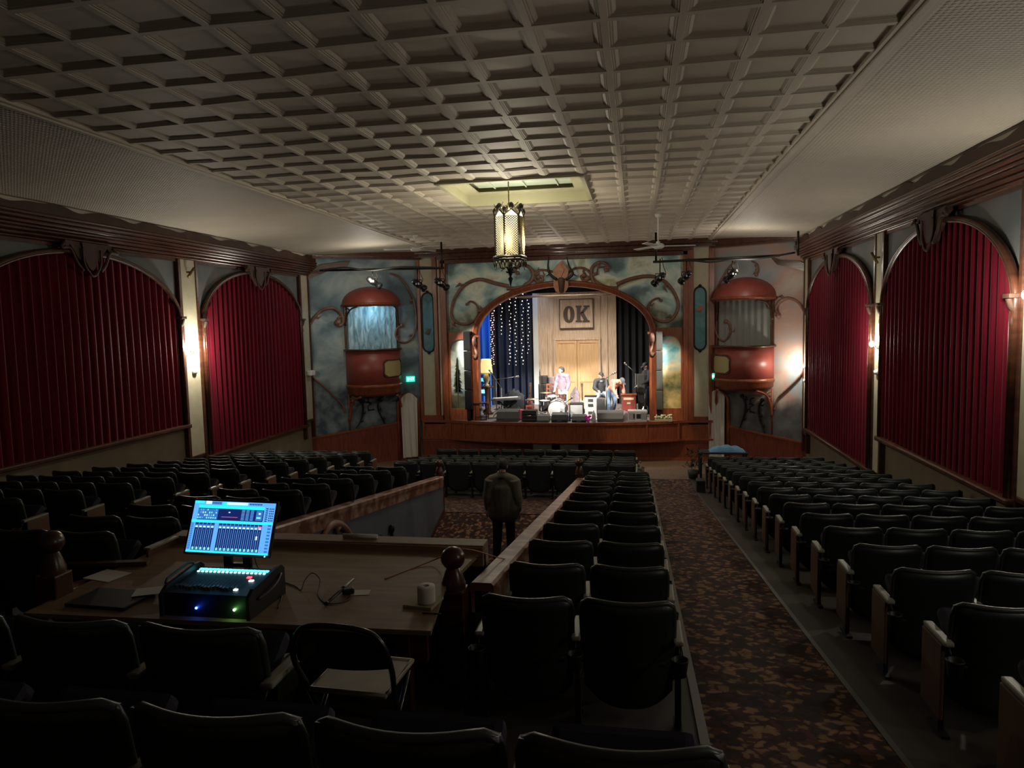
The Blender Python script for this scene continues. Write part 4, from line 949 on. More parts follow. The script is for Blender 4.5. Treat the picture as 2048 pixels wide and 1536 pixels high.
# ============================================================ lantern, fans, lighting bars
lx, ly = -2.28, 13.45
def PL(u, v, y=ly): return P(u, v, y=y)
zt, zb = PL(1018, 428).z, PL(1018, 515).z
lx = PL(1019, 470).x; rr_ = (PL(1049, 470).x-PL(988, 470).x)/2
t = thing('hanging_lantern', 'large lit six-sided lantern of pierced metal hanging from ceiling recess', 'lamp', (lx, ly, zb))
gl = emat('lantern_glass_glow', (1., .9, .55), 2.6)
nt = gl.node_tree; tc = nt.nodes.new('ShaderNodeTexCoord'); sp_ = nt.nodes.new('ShaderNodeSeparateXYZ'); mr = nt.nodes.new('ShaderNodeMapRange')
nt.links.new(tc.outputs['Object'], sp_.inputs[0]); nt.links.new(sp_.outputs['Z'], mr.inputs['Value']); mr.inputs['From Max'].default_value = .6; mr.inputs['To Min'].default_value = 1.2; mr.inputs['To Max'].default_value = 3.
em = [n for n in nt.nodes if n.type == 'EMISSION'][0]; nt.links.new(mr.outputs[0], em.inputs[1])
hh = zt-zb
def hexp(k, r, z): a = R(20)+k*PI/3; return Vector((r*math.cos(a), r*math.sin(a), z))
for k in range(6):
    a, c = hexp(k, rr_*.93, 0), hexp(k+1, rr_*.93, 0); up = Vector((0, 0, 1)); m_ = (a+c)/2
    b = MB(); b.face([a, c, c+up*hh*.93, m_+up*(hh*1.06), a+up*hh*.93]); part('glass_pane', b, gl, t)
    out = m_.normalized()*.012; b = MB(); n1, n2 = 6, 17
    for s_ in (-1, 1):
        for i in range(-n2, n2+n1):
            # diagonal lattice bars
            f0, f1 = 0., 1.; z0_ = hh*.93*i/n2; dz = hh*.93*n1/n2*.9*s_
            p0_, p1_ = a+up*z0_, c+up*(z0_+dz)
            za, zb_ = z0_, z0_+dz
            if max(za, zb_) < 0 or min(za, zb_) > hh*.93: continue
            ff = [0., 1.]
            for lim in (0, hh*.93):
                pass
            def clip(t0, t1):
                lo_, hi_ = 0., 1.
                if za != zb_:
                    for lim in (0., hh*.93):
                        tt = (lim-za)/(zb_-za)
                        if 0 < tt < 1:
                            if (za < lim) == (lim == 0.): lo_ = max(lo_, tt)
                            else: hi_ = min(hi_, tt)
                return lo_, hi_
            l0, l1 = clip(0, 1)
            if l1-l0 < .05: continue
            b.tube([p0_.lerp(p1_, l0)+out, p0_.lerp(p1_, l1)+out], .008, 4)
    part('lattice', b, M['brass'], t)
    b = MB(); b.tube([a, a+up*hh*.97], .022, 6); b.tube(smooth([a+up*hh*.95, a*1.1+up*hh*1.05, a*1.02+up*hh*1.1, a*.9+up*hh*1.08]), [.014]*13, 5); b.sph(a+up*(hh*1.08), .03, 6, 1, 1, 1.4)
    b.tube([a+up*hh*.93, m_+up*hh*1.08], .014, 5); b.tube([c+up*hh*.93, m_+up*hh*1.08], .014, 5)
    b.sph(m_+up*hh*1.15, .05, 8, 1, 1, 1.3); part('crown_finial', b, M['iron'], t)
b = MB()
ring = [hexp(k, rr_*1.04, 0) for k in range(6)]; b.tube(ring, .03, 6, close=True); b.tube([p-Vector((0, 0, .05)) for p in ring], .02, 6, close=True)
for k in range(18):
    a = hexp(k/3, rr_*1.03, -.08); b.tube([a, a-Vector((0, 0, .1))], [.022, .006], 5)
for k in range(6):
    a = hexp(k+.5, rr_*.8, -.05); b.tube(smooth([a, a*.75-Vector((0, 0, .16)), a*.3-Vector((0, 0, .17)), a*.12-Vector((0, 0, .3))]), .012, 5)
    a2 = a*.3; b.tube([a2*.3-Vector((0, 0, .28)), a2-Vector((0, 0, .27)), a2*1.2-Vector((0, 0, .24))], .01, 4)
b.lathe([(.001, -.56), (.012, -.52), (.03, -.45), (.05, -.4), (.018, -.36), (.04, -.31), (.03, -.2), (.02, -.05)], n=10)
part('lower_basket', b, M['iron'], t)
b = MB(); top = Vector((0, 0, CZ+.28-zb))
b.tube([Vector((0, 0, hh)), top], .012, 6); b.tube([hexp(0, .2, hh*.97), Vector((0, 0, hh+.22)), hexp(3, .2, hh*.97)], .009, 5); b.tube([hexp(1, .2, hh*.97), Vector((0, 0, hh+.22)), hexp(4, .2, hh*.97)], .009, 5)
b.lathe([(.001, top.z), (.07, top.z), (.05, top.z-.04), (.001, top.z-.05)], n=12); part('chain_and_rose', b, M['brass'], t)
light('lantern_top_light', 'POINT', (lx, ly, zt+.06), 22, (1, .95, .75), .03)
for k in range(3): light('lantern_body_light', 'POINT', (lx+.42*math.cos(k*2.09+.5), ly+.42*math.sin(k*2.09+.5), zb+.3), 62, (1, .9, .7), .15)

def fan(u, v, zc, lab, a0, q=None, drop=.74):
    q = q or P(u, v, z=zc); t = thing('ceiling_fan', lab, 'fan', (q.x, q.y, zc-drop), 0, 'white ceiling fans')
    b = MB(); b.lathe([(.001, drop), (.09, drop), (.06, drop-.06), (.015, drop-.09), (.015, .12), (.05, .1), (.05, .06)], n=14); part('downrod', b, M['white'], t)
    b = MB(); b.lathe([(.001, .07), (.1, .06), (.14, .03), (.14, -.02), (.09, -.06), (.001, -.07)], n=18); part('motor', b, M['white'], t)
    for k in range(3):
        a = R(a0)+k*2*PI/3; b = MB(); d = Vector((math.cos(a), math.sin(a), 0)); b.box(d*.5, (.72, .13, .012), Matrix.Rotation(a, 4, 'Z')@Matrix.Rotation(R(10), 4, 'X'), .004); b.box(d*.16, (.16, .04, .02), Matrix.Rotation(a, 4, 'Z')); part('blade', b, M['white'], t)
fan(1316, 428, CZ, 'white ceiling fan hanging near the right front of the hall', 8)
fan(831, 492, CZ,  'white ceiling fan hanging near the left front of the hall', 190, P(831, 498, y=18.9), CZ-P(831, 498, y=18.9).z)

def bar(ya, ends, rods, lab, fx, cab, tg):
    y = ya; q0, q1 = P(*ends[0], y=y), P(*ends[1], y=y)
    t = thing('lighting_bar', lab, 'lighting bar', ((q0+q1)/2), 0, 'black lighting bars')
    b = MB(); b.tube([q0, q1], .035, 8); part('pipe', b, M['iron'], t, True)
    b = MB()
    for u, v0, v1 in rods:
        b = MB(); a = P(u, v1, y=y); b.tube([a, Vector((a.x, y, CZ-.02 if a.x < 2.3 else 6.9))], .03, 8); part('drop_rod', b, M['iron'], t, True)
    b = MB(); cp = smooth([P(u, v, y=y-.06) for u, v in cab], 5); b.tube(cp, .03, 6); part('cable_bundle', b, M['rope'], t, True)
    for u, v, lab2, en, cl, ag, tgt in fx:
        q = P(u, v, y=y-.05); mt = P(u, (ends[0][1]+ends[1][1])/2, y=y)
        d = (Vector(tgt)-q).normalized(); s = thing('stage_light', lab2, 'stage light', q, 0, 'black stage lights')
        rot = d.to_track_quat('Z', 'Y').to_matrix().to_4x4()
        b = MB(); b.lathe([(.001, -.2), (.06, -.19), (.09, -.14), (.1, 0), (.1, .08), (.08, .1), (.08, .2), (.11, .22), (.11, .3), (.1, .3), (.09, .22), (.001, .2)], n=16); b.b.transform(rot); part('body', b, M['blackgloss'], s)
        b = MB(); b.use(M['white']); b.box((0, 0, 0), (.04, .06, .05)); b.box((.07, 0, 0), (.03, .05, .06)); b.b.transform(Matrix.Translation(Vector((-.0, -.11, -.0)))); part('label_plate', b, None, s)
        b = MB(); b.tube([(-.13, 0, 0), (-.13, 0, .12), (.13, 0, .12), (.13, 0, 0)], .014, 6); b.tube([(0, 0, .12), mt-q], .018, 6); b.tube(smooth([(.0, 0, -.02), (.16, .03, .1), (.1, 0, .3), (mt-q)+Vector((.05, 0, .03))]), .01, 5); part('yoke', b, M['iron'], s)
        b = MB(); b.lathe([(.001, .205), (.075, .2)], n=14); b.b.transform(rot); part('lens', b, emat('stage_lens_glow', cl, 2.), s)
        light('stage_spot', 'SPOT', q+d*.34, en, cl, .06, tgt, ag, .35)
W_ = (1, .95, .86)
bar(20.6, ((640, 541), (888, 536)), ((884, 468, 536),), 'left black lighting bar with three stage lights before the stage',
    ((745, 563, 'stage light over the left balcony dome', 1710, W_, 24, (-3.6, 25, 2.2)), (835, 568, 'stage light before the left cream pilaster', 2394, W_, 28, (-2.4, 25.6, 2.2)), (880, 566, 'right end stage light on the left lighting bar', 3078, W_, 30, (-1.2, 25.2, 1.9))),
    ((640, 541), (690, 535), (740, 541), (800, 534), (888, 536)), None)
bar(20.6, ((1306, 524), (1560, 511)), ((1312, 454, 524), (1596, 470, 511)), 'right black lighting bar with three stage lights before the stage',
    ((1320, 556, 'left end stage light on the right lighting bar', 3078, W_, 30, (-3.4, 25.2, 1.9)), (1373, 552, 'stage light before the right cream pilaster', 2394, W_, 28, (-2.0, 25.6, 2.2)), (1465, 548, 'stage light over the right balcony dome', 1539, W_, 26, (-.9, 24.4, 2.0))),
    ((1306, 524), (1380, 521), (1420, 524), (1470, 519), (1520, 517), (1590, 505)), None)
light('bar_spill', 'POINT', (-7.8, 20.3, 6.0), 55, (1, .92, .78), .25); light('bar_spill', 'POINT', (3.0, 20.3, 6.0), 45, (1, .9, .76), .25); light('bar_spill', 'POINT', (-2.6, 21.6, 6.2), 22, (1, .9, .76), .12)  # added bare point lamps standing in for spill off the bar fixtures
light('dome_spill', 'POINT', P(1448, 572, y=20.9), .8, (1, .85, .7), .05)
# added lamps without fixtures: stage fill, back light, colour, panel and apron washes
light('stage_overhead_fill', 'AREA', (-2.4, 24.9, 6.3), 260, (1, .95, .88), 2.4, (-2.3, 25.6, 1.3))
light('stage_back_light', 'AREA', (-2.4, 25.2, 6.2), 120, (1, .88, .72), 1.6, (-2.4, 28, 3.4))
light('blue_wash', 'SPOT', (-6.6, 25.2, 6.0), 260, (.15, .4, 1), .1, (-6.3, 27.5, 3.5), 60, .6)
light('violet_wash', 'SPOT', (-3.9, 26.5, 6.4), 60, (.5, .65, 1), .1, (-3.9, 28, 4.8), 50, .6)
light('side_panel_wash', 'SPOT', (.6, 20.7, 6.1), 800, (1, .88, .7), .08, (1.0, 23.5, 2.7), 26, .7)
light('side_panel_wash', 'SPOT', (-5.6, 20.7, 6.1), 800, (1, .93, .8), .08, (-5.7, 23.5, 2.8), 26, .7)
light('apron_wash', 'SPOT', (-.6, 20.4, 6.2), 520, (1, .8, .6), .08, (.2, 23.0, 1.25), 30, .5)

# ============================================================ things on the stage
SZ = 1.33
def S(u, y): 
    q = P(u, 800, y=y); return Vector((q.x, y, SZ))
def zz(v, y): return P(1130, v, y=y).z
def wedge(u0, u1, v0, y, lab, m='black', grp='floor monitor wedges', dd=.45):
    a, c = S(u0, y), S(u1, y); w = c.x-a.x; h = max(.16, P((u0+u1)/2, v0, y=y+.12).z-SZ)
    t = thing('floor_monitor', lab, 'speaker', ((a.x+c.x)/2, y+dd/2, SZ), 0, grp)
    b = MB(); b.prism([(-w/2, -dd/2, 0), (-w/2, dd/2, 0), (-w/2, dd/2-.1, h), (-w/2, -dd/2+.08, h*.82), (-w/2, -dd/2-.02, h*.3)], (w, 0, 0)); part('cabinet', b, M[m], t)
    b = MB(); b.prism([(-w/2+.03, dd/2-.03, .04), (-w/2+.03, dd/2-.11, h-.02), (-w/2+.03, dd/2-.09, h-.02), (-w/2+.03, dd/2-.01, .04)], (w-.06, 0, 0)); part('grille', b, M['iron'], t)
    b = MB(); b.box((0, -dd/2-.02, h*.18), (w*.3, .03, .04)); part('handle', b, M['steel'], t); return t
GREYB = mat('grey_speaker_paint', (.07, .07, .068), .5); M['greyb'] = GREYB
wedge(992, 1035, 819, 22.98, 'large black monitor wedge at the front left of the stage', 'greyb', dd=.5)
wedge(1073, 1097, 829, 22.86, 'small grey monitor wedge left of the bass drum', 'steel')
wedge(1102, 1134, 826, 22.86, 'black monitor wedge in front of the bass drum', 'black')
wedge(1143, 1171, 830, 22.88, 'low black monitor wedge right of the bass drum', 'black')
wedge(1194, 1246, 822, 22.98, 'wide black monitor wedge in front of the white rack', 'greyb', dd=.5)
def case(u0, u1, v0, y, d, lab, m, cat='case', grp=None, name='equipment_case', zb=SZ):
    a, c = S(u0, y), S(u1, y); w = c.x-a.x; h = zz(v0, y)-zb
    t = thing(name, lab, cat, ((a.x+c.x)/2, y+d/2, zb), 0, grp)
    b = MB(); b.bx(-w/2, w/2, -d/2, d/2, 0, h, min(.03, h*.1)); part('body', b, m if not isinstance(m, str) else M[m], t)
    return t, w, h, d
t, w, h, d = case(1043, 1072, 821, 22.95, .4, 'ribbed dark flight case beside the red towel', 'black')
b = MB(); 
for k in range(3): b.bx(-w/2-.005, w/2+.005, -d/2-.006, d/2+.006, h*(.2+.28*k), h*(.26+.28*k))
part('metal_band', b, M['steel'], t); b = MB(); b.tube([(-.08, -d/2, h*.55), (-.07, -d/2-.05, h*.55), (.07, -d/2-.05, h*.55), (.08, -d/2, h*.55)], .012, 5); part('handle', b, M['chrome'], t)
t, w, h, d = case(1255, 1294, 822, 22.98, .42, 'pale grey equipment box with vents at the front right of stage', mat('pale_grey_panel', (.42, .43, .44), .5))
b = MB(); b.use(M['black']); b.bx(-.12, -.075, -d/2-.004, -d/2, h*.3, h*.72); b.bx(-.03, .11, -d/2-.004, -d/2, h*.3, h*.72)
for k in range(5): b.bx(w*.2+k*.04, w*.2+.015+k*.04, -d/2-.003, -d/2, h*.2, h*.8); b.bx(-w*.42+k*.04, -w*.42+.015+k*.04, -d/2-.003, -d/2, h*.2, h*.8)
part('front_marking', b, None, t)
# subs under the apron
for u0, u1, lab in ((1065, 1105, 'left'), (1119, 1158, 'right')):
    y = 22.75; a, c = P(u0, 900, y=y), P(u1, 900, y=y); w = c.x-a.x; h = P(1100, 884, y=y).z
    t = thing('subwoofer', '%s grey subwoofer box on the floor under the stage apron' % lab, 'speaker', ((a.x+c.x)/2, y+.25, 0), 0, 'subwoofers under the stage')
    b = MB(); b.bx(-w/2, w/2, -.25, .25, .014, h, .015); part('cabinet', b, M['black'], t); b = MB(); b.bx(-w/2+.03, w/2-.03, -.265, -.25, .05, h-.03); part('grille', b, M['steel'], t)
# towel
b = MB(); q = S(1046, 23.5); g = []
for i in range(9):
    f = i/8; g.append([q+Vector(((f-.5)*(.36-.2*k/6), -.05-.02*k+.02*math.sin(f*9+k), .34-.05*k)) for k in range(7)])
b.sheet(g); b.box(q+Vector((0, .08, .17)), (.3, .2, .33), None, .02)
solo('towel', b, mat('coral_red_towel', (.75, .13, .17), .85), 'coral red towel draped over a box at the stage front', 'towel')
# pedestal side table with things at left
q = S(963, 23.5); t = thing('side_table', 'small dark wooden two-tier table at left of the stage front', 'table', q)
h = zz(804, 23.5)-SZ; b = MB(); b.bx(-.24, .24, -.2, .2, h-.04, h, .01); part('table_top', b, M['wood_dark'], t); b = MB(); b.bx(-.2, .2, -.17, .17, .1, .13); part('shelf', b, M['wood_dark'], t)
for i in (-1, 1):
    for j in (-1, 1): b = MB(); b.lathe([(.015, 0), (.022, .1), (.014, .25), (.022, h-.05)], (i*.19, j*.16, 0), 8); part('leg', b, M['wood_dark'], t)
b = MB(); b.lathe([(.001, 0), (.05, 0), (.07, .06), (.03, .14), (.045, .2), (.03, .27), (.001, .29)], q+Vector((0, 0, .132)), 12, 1, 1)
solo('figurine', b, mat('blue_white_china', (.3, .45, .7), .3, col2=(.7, .75, .8), scale=14), 'blue and white china piece on the lower shelf of the side table', 'figurine')
# lamp on pedestal
yl = 25.0; q = S(974, yl); hz = zz(771, yl)-SZ
t = thing('lamp_pedestal', 'dark turned wooden pedestal under the table lamp', 'pedestal', q); b = MB(); b.lathe([(.001, hz), (.24, hz), (.25, hz-.03), (.2, hz-.06), (.08, hz-.1), (.06, hz*.5), (.09, hz*.35), (.07, .2), (.2, .06), (.22, 0), (.001, 0)], n=18); part('column', b, M['wood_dark'], t)
t = thing('table_lamp', 'lit cream shade lamp with ornate china base on a tall pedestal', 'lamp', q+Vector((0, 0, hz)))
hb, hs = zz(744, yl)-SZ-hz, zz(716, yl)-SZ-hz
b = MB(); b.lathe([(.001, 0), (.1, 0), (.1, .04), (.05, .08), (.11, .2), (.13, .3), (.08, .4), (.04, hb)], n=16); part('base', b, mat('cream_china', (.6, .53, .36), .3, col2=(.4, .3, .16), scale=16), t)
b = MB(); b.lathe([(.235, hb-.02), (.175, hs)], n=24); b.lathe([(.17, hs), (.17, hs-.01)], n=24); part('lamp_shade', b, mat('lit_shade', (.6, .5, .25), .9, emit=(1, .78, .32), estr=.95), t)
b = MB(); b.tube([(.237*math.cos(a), .237*math.sin(a), hb-.0) for a in [2*PI*k/24 for k in range(24)]], .012, 6, close=True); part('shade_band', b, M['crest'], t)
light('lamp_bulb_light', 'POINT', q+Vector((0, 0, hz+hs+.1)), 6, (1, .8, .5), .05)
# cyan-lit shelf of gear behind the lamp
t = thing('gear_rack', 'dark rack with cyan glowing keyboards at the far left backstage', 'rack', S(963, 26)); b = MB()
for v in (742, 764, 788): z = zz(v, 26)-SZ; b.bx(-.32, .3, -.2, .2, z-.03, z)
for x in (-.32, .28): b.bx(x, x+.03, -.2, .2, 0, zz(735, 26)-SZ)
part('frame', b, M['iron'], t)
for v, cl, s_ in ((757, (.1, .7, 1), 1.5), (781, (.25, .75, 1), 2.2), (742, (.05, .15, .5), .6)):
    b = MB(); z = zz(v, 26)-SZ; b.prism([(-.25, -.15, z-.05), (.22, -.15, z-.05), (.22, .1, z+.04), (-.25, .1, z+.04)], (0, 0, -.02)); part('lit_panel', b, emat('cyan_panel', cl, s_), t)
# mic stands
def micstand(u, y, vt, boom, lab, tall=None):
    q = S(u, y); t = thing('microphone_stand', lab, 'microphone stand', q, 0, 'microphone stands on the stage'); h = zz(vt, y)-SZ
    b = MB(); b.tube([(0, 0, .12), (0, 0, h)], .018, 6); part('pole', b, M['steel'], t)
    for k in range(3): a = k*2.1+.4; b = MB(); b.tube([(0, 0, .16), (.26*math.cos(a), .26*math.sin(a), .012)], .014, 5); part('leg', b, M['steel'], t)
    e = P(boom[0], boom[1], y=y-.1)-q; s0 = Vector((0, 0, h))-(e-Vector((0, 0, h)))*.25
    b = MB(); b.tube([s0, e], .013, 6); part('boom', b, M['steel'], t)
    b = MB(); d = (e-s0).normalized(); b.tube([e, e+d*.12], [.018, .03], 8); b.sph(e+d*.15, .04, 8); part('microphone', b, M['chrome'], t)
micstand(1003, 24.4, 775, (984, 748), 'boom microphone stand beside the table lamp')
micstand(993, 24.9, 758, (1028, 754), 'microphone stand reaching right before the navy curtain')
micstand(1272, 25.2, 748, (1256, 732), 'tall boom microphone stand by the right black curtain')
micstand(1213, 24.2, 757, (1224, 749), 'thin microphone stand beside the man in the salmon jacket')
micstand(1130, 23.4, 806, (1138, 800), 'short microphone stand in front of the bass drum')
# keyboard on stand with black cover
q = S(1012, 24.0); h = zz(797, 24.0)-SZ
t = thing('stage_keyboard', 'long grey keyboard on a folding stand at the left of stage', 'keyboard', q)
b = MB(); b.box((0, 0, h), (1.0, .32, .09), Matrix.Rotation(R(-3), 4, 'Y'), .02); part('body', b, M['steel'], t)
b = MB(); b.box((0, -.1, h+.055), (.85, .12, .02), Matrix.Rotation(R(-3), 4, 'Y')); part('keys', b, M['white'], t)
b = MB(); 
for s_ in (-1, 1): b.tube([(-.35*s_, -.12, 0.01), (.3*s_, .1, h-.05)], .02, 6)
part('folding_stand', b, M['iron'], t)
b = MB(); random.seed(5); g = []
for i in range(15):
    f = i/14; g.append([q+Vector((-.15+f*.75, .25+.25*(k/5), h+.05+.3*math.sin(PI*f)*math.sin(PI*k/5)*(.8+.2*math.sin(i*2.1))+(0 if 0 < k < 5 else -.5))) for k in range(6)])
b.sheet(g); solo('dust_cover', b, M['black_cloth'], 'crumpled black cover heaped behind the stage keyboard', 'cloth')
b = MB()
for k in range(16):
    c0_ = q+Vector((random.uniform(-.4, .5), random.uniform(-.15, .25), .02)); b.tube(smooth([c0_+Vector((random.uniform(-.2, .2), random.uniform(-.12, .12), random.uniform(0, .34)*(0 < j < 5))) for j in range(6)], 4), .014, 5)
o = solo('cable_heap', b, M['rope'], 'tangle of black cables under the stage keyboard', 'cables', kind='stuff')
q = S(1050, 24.6); h = zz(800, 24.6)-SZ; t = thing('keyboard_stand', 'two-tier chrome stand with flat trays left of the drums', 'stand', q)
b = MB(); b.box((0, 0, h), (.55, .25, .03)); b.box((0, 0, h-.14 if h > .2 else h), (.62, .25, .03)); part('tray', b, M['greyb'], t); b = MB(); b.tube([(-.25, 0, 0.01), (.2, 0, h)], .018, 6); b.tube([(.25, 0, 0.01), (-.2, 0, h)], .018, 6); part('crossed_legs', b, M['chrome'], t)
# drum kit
q = S(1115, 23.75); r = .31; t = thing('bass_drum', 'bass drum with bright white front head at centre stage', 'drum', q)
b = MB(); b.lathe([(r*.97, -.2), (r*.97, .2)], n=32); b.b.transform(Matrix.Translation((0, 0, r+.03))@Matrix.Rotation(PI/2, 4, 'X')); part('shell', b, M['wood_dark'], t)
b = MB(); b.lathe([(.001, .205), (r*.96, .205)], n=32); b.b.transform(Matrix.Translation((0, 0, r+.03))@Matrix.Rotation(PI/2, 4, 'X')); part('front_head', b, M['white'], t)
b = MB(); b.lathe([(.001, 0), (.05, 0)], n=14); b.b.transform(Matrix.Translation((.14, -.21, r-.08))@Matrix.Rotation(PI/2, 4, 'X')); part('port_hole', b, M['black'], t)
for yy in (-.21, .21):
    b = MB(); b.tube([(r*math.cos(a), yy, r+.03+r*math.sin(a)) for a in [2*PI*k/32 for k in range(32)]], .018, 6, close=True); part('hoop', b, M['chrome'], t)
b = MB()
for s_ in (-1, 1): b.tube([(s_*r*.8, -.1, r*.7), (s_*(r+.12), -.2, .01)], .012, 5)
part('spurs', b, M['chrome'], t)
def drum(u, y, zc, rad, hh_, lab, m, legs=True, tilt=0.):
    q = S(u, y); t = thing('drum', lab, 'drum', q, 0, 'small drums of the drum kit'); rot = Matrix.Translation((0, 0, zc))@Matrix.Rotation(R(tilt), 4, 'X')
    b = MB(); b.lathe([(rad, -hh_/2), (rad, hh_/2)], n=24); b.b.transform(rot); part('shell', b, M[m], t)
    b = MB(); b.lathe([(.001, hh_/2-.01), (rad*.98, hh_/2-.01)], n=24); b.lathe([(.001, -hh_/2+.01), (rad*.98, -hh_/2+.01)], n=24); b.b.transform(rot); part('head', b, M['white'], t)
    for s_ in (-1, 1):
        b = MB(); b.tube([(rad*1.02*math.cos(a), rad*1.02*math.sin(a), s_*hh_/2) for a in [2*PI*k/24 for k in range(24)]], .012, 6, close=True); b.b.transform(rot); part('hoop', b, M['chrome'], t)
    b = MB()
    for k in range(8): a = k*PI/4; b.tube([(rad*1.03*math.cos(a), rad*1.03*math.sin(a), -hh_/2), (rad*1.03*math.cos(a), rad*1.03*math.sin(a), hh_/2)], .007, 4)
    b.b.transform(rot)
    if legs:
        for k in range(3): a = k*2.1; b.tube([(rad*math.cos(a), rad*math.sin(a), zc), (rad*1.15*math.cos(a), rad*1.15*math.sin(a), .01)], .01, 5)
    part('tension_rods', b, M['chrome'], t)
drum(1089, 23.95, .42, .19, .36, 'black floor drum with chrome hoops left of the bass drum', 'black')
drum(1104, 24.5, .62, .17, .15, 'chrome snare drum behind the bass drum', 'chrome', True, 8)
drum(1124, 24.15, .68, .15, .2, 'small rack drum above the bass drum', 'wood_dark', True, -12)
for u, y, z, rad, lab in ((1066, 24.3, .62, .2, 'low brass cymbal at the left of the drum kit'), (1092, 24.7, .8, .22, 'brass cymbal over the floor drum')):
    q = S(u, y); t = thing('cymbal_stand', lab, 'cymbal', q, 0, 'cymbals'); b = MB(); b.tube([(0, 0, .1), (0, 0, z)], .012, 5)
    for k in range(3): b.tube([(0, 0, .2), (.22*math.cos(k*2.1), .22*math.sin(k*2.1), .01)], .01, 5)
    part('stand', b, M['chrome'], t); b = MB(); b.lathe([(.001, z+.03), (.04, z+.02), (rad, z), (rad, z-.004), (.04, z+.012)], n=22); part('cymbal', b, mat('cymbal_bronze', (.6, .5, .3), .3, .9), t)
random.seed(11); b = MB(); q = S(1080, 23.4)
for k in range(12): b.tube(smooth([q+Vector((random.uniform(-.2, .2), random.uniform(-.12, .12), .02+random.uniform(0, .26)*(0 < j < 4))) for j in range(5)], 4), .013, 5)
solo('cable_heap', b, M['white'], 'heap of white cables and cloth left of the bass drum', 'cables', kind='stuff')
# amps, cabinets
def cab(u0, u1, v0, v1, y, d, lab, m, cat='amplifier', name='amplifier', grille=None, tilt=0, zb=None):
    a, c = P(u0, v1, y=y), P(u1, v1, y=y); w = c.x-a.x; z0_ = SZ if zb is None else zb; h = P((u0+u1)/2, v0, y=y).z-z0_
    t = thing(name, lab, cat, ((a.x+c.x)/2, y+d/2, z0_), 0); b = MB(); b.bx(-w/2, w/2, -d/2, d/2, 0, h, .02)
    if tilt: b.b.transform(Matrix.Rotation(R(tilt), 4, 'Y'))
    part('cabinet', b, M[m], t)
    if grille:
        b = MB(); b.bx(-w/2+.03, w/2-.03, -d/2-.012, -d/2, .04, h-.07)
        if tilt: b.b.transform(Matrix.Rotation(R(tilt), 4, 'Y'))
        part('grille', b, M[grille], t)
    return t, w, h, d
M['grillecloth'] = mat('grey_woven_grille', (.25, .25, .24), .8, col2=(.33, .33, .32), scale=30)
M['plum'] = mat('plum_grey_cloth', (.12, .09, .1), .8, col2=(.2, .15, .16), scale=14)
cab(1139, 1167, 806, 830, 23.85, .3, 'grey-fronted guitar amplifier right of the bass drum', 'black', grille='grillecloth')
t, w, h, d = cab(1141, 1159, 788, 806, 24.9, .3, 'dark amplifier tilted to a point behind the drums', 'plum', tilt=0)
b = MB(); b.prism([(-w/2, -d/2, h), (w/2, -d/2, h), (0, -d/2, h+.25)], (0, d, 0)); b.bx(-.07, .05, -d/2-.01, -d/2, h*.4, h*.9); part('peaked_cover', b, M['plum'], t)
t, w, h, d = cab(1170, 1193, 794, 830, 23.8, .35, 'tall white rack case with small displays right of centre', 'white', 'rack', 'rack_case')
b = MB()
for f in (.78, .55, .2): b.bx(-w*.22, w*.22, -d/2-.008, -d/2, h*f, h*(f+.13))
part('display', b, M['steel'], t); b = MB(); b.bx(-w/2-.01, w/2+.01, -d/2-.01, d/2+.01, h, h+.03); part('lid', b, M['black'], t)
t, w, h, d = cab(1194, 1210, 797, 824, 24.05, .3, 'narrow speaker cabinet with round cone beside the white rack', 'greyb', 'speaker', 'speaker_cabinet')
b = MB(); b.lathe([(.001, 0), (.07, .015), (.08, .0)], n=16); b.b.transform(Matrix.Translation((0, -d/2-.005, h*.3))@Matrix.Rotation(PI/2, 4, 'X')); part('cone', b, M['black'], t)
# guitars and pedals among the gear
def guitar(u, y, lab, m, rz, lean):
    q = S(u, y); t = thing('guitar', lab, 'guitar', q, R(rz), 'guitars on stands'); rot = Matrix.Rotation(R(lean), 4, 'X')
    out = [(-.12, .05), (-.17, .16), (-.15, .27), (-.1, .33), (-.13, .42), (-.1, .5), (-.03, .52), (.03, .52), (.1, .5), (.13, .42), (.1, .33), (.15, .27), (.17, .16), (.12, .05), (0, .02)]
    b = MB(); b.prism([(x, 0, z) for x, z in out], (0, .07, 0)); b.b.transform(rot); bd = part('body', b, m, t)
    b = MB(); b.bx(-.025, .025, -.015, .02, .45, .95); b.bx(-.04, .04, -.012, .012, .95, 1.08); b.b.transform(rot); part('neck', b, M['wood_dark'], t)
    b = MB(); b.lathe([(.001, 0), (.045, 0)], n=14); b.b.transform(rot@Matrix.Translation((0, -.002, .36))@Matrix.Rotation(PI/2, 4, 'X')); part('sound_hole', b, M['black'], bd)
    b = MB(); b.tube([(-.12, -.08, .0), (0, .12, .3), (.12, -.08, .0)], .011, 5); b.tube([(0, .12, .3), (0, .28, 0)], .011, 5); part('stand', b, M['iron'], t)
guitar(1165, 25.2, 'honey acoustic guitar leaning on a stand before the barn doors', M['door'], 8, -10)
guitar(1058, 25.6, 'dark red guitar on a stand before the navy curtain', M['panelred'], -14, -10)
random.seed(21)
for k, u in enumerate((1061, 1129, 1152, 1182, 1230, 1244)):
    q = S(u, 23.35+.12*(k % 3)); b = MB(); b.box(q+Vector((0, 0, .04)), (.16, .12, .07), Matrix.Rotation(k*.7, 4, 'Z'), .012)
    solo('effects_pedal', b, (M['white'], M['steel'], M['teal'], M['white'], M['black'], M['crest'])[k], '%s small effects pedal counting from left along the stage front' % ORD[k+1], 'pedal', 'effects pedals on the stage floor')
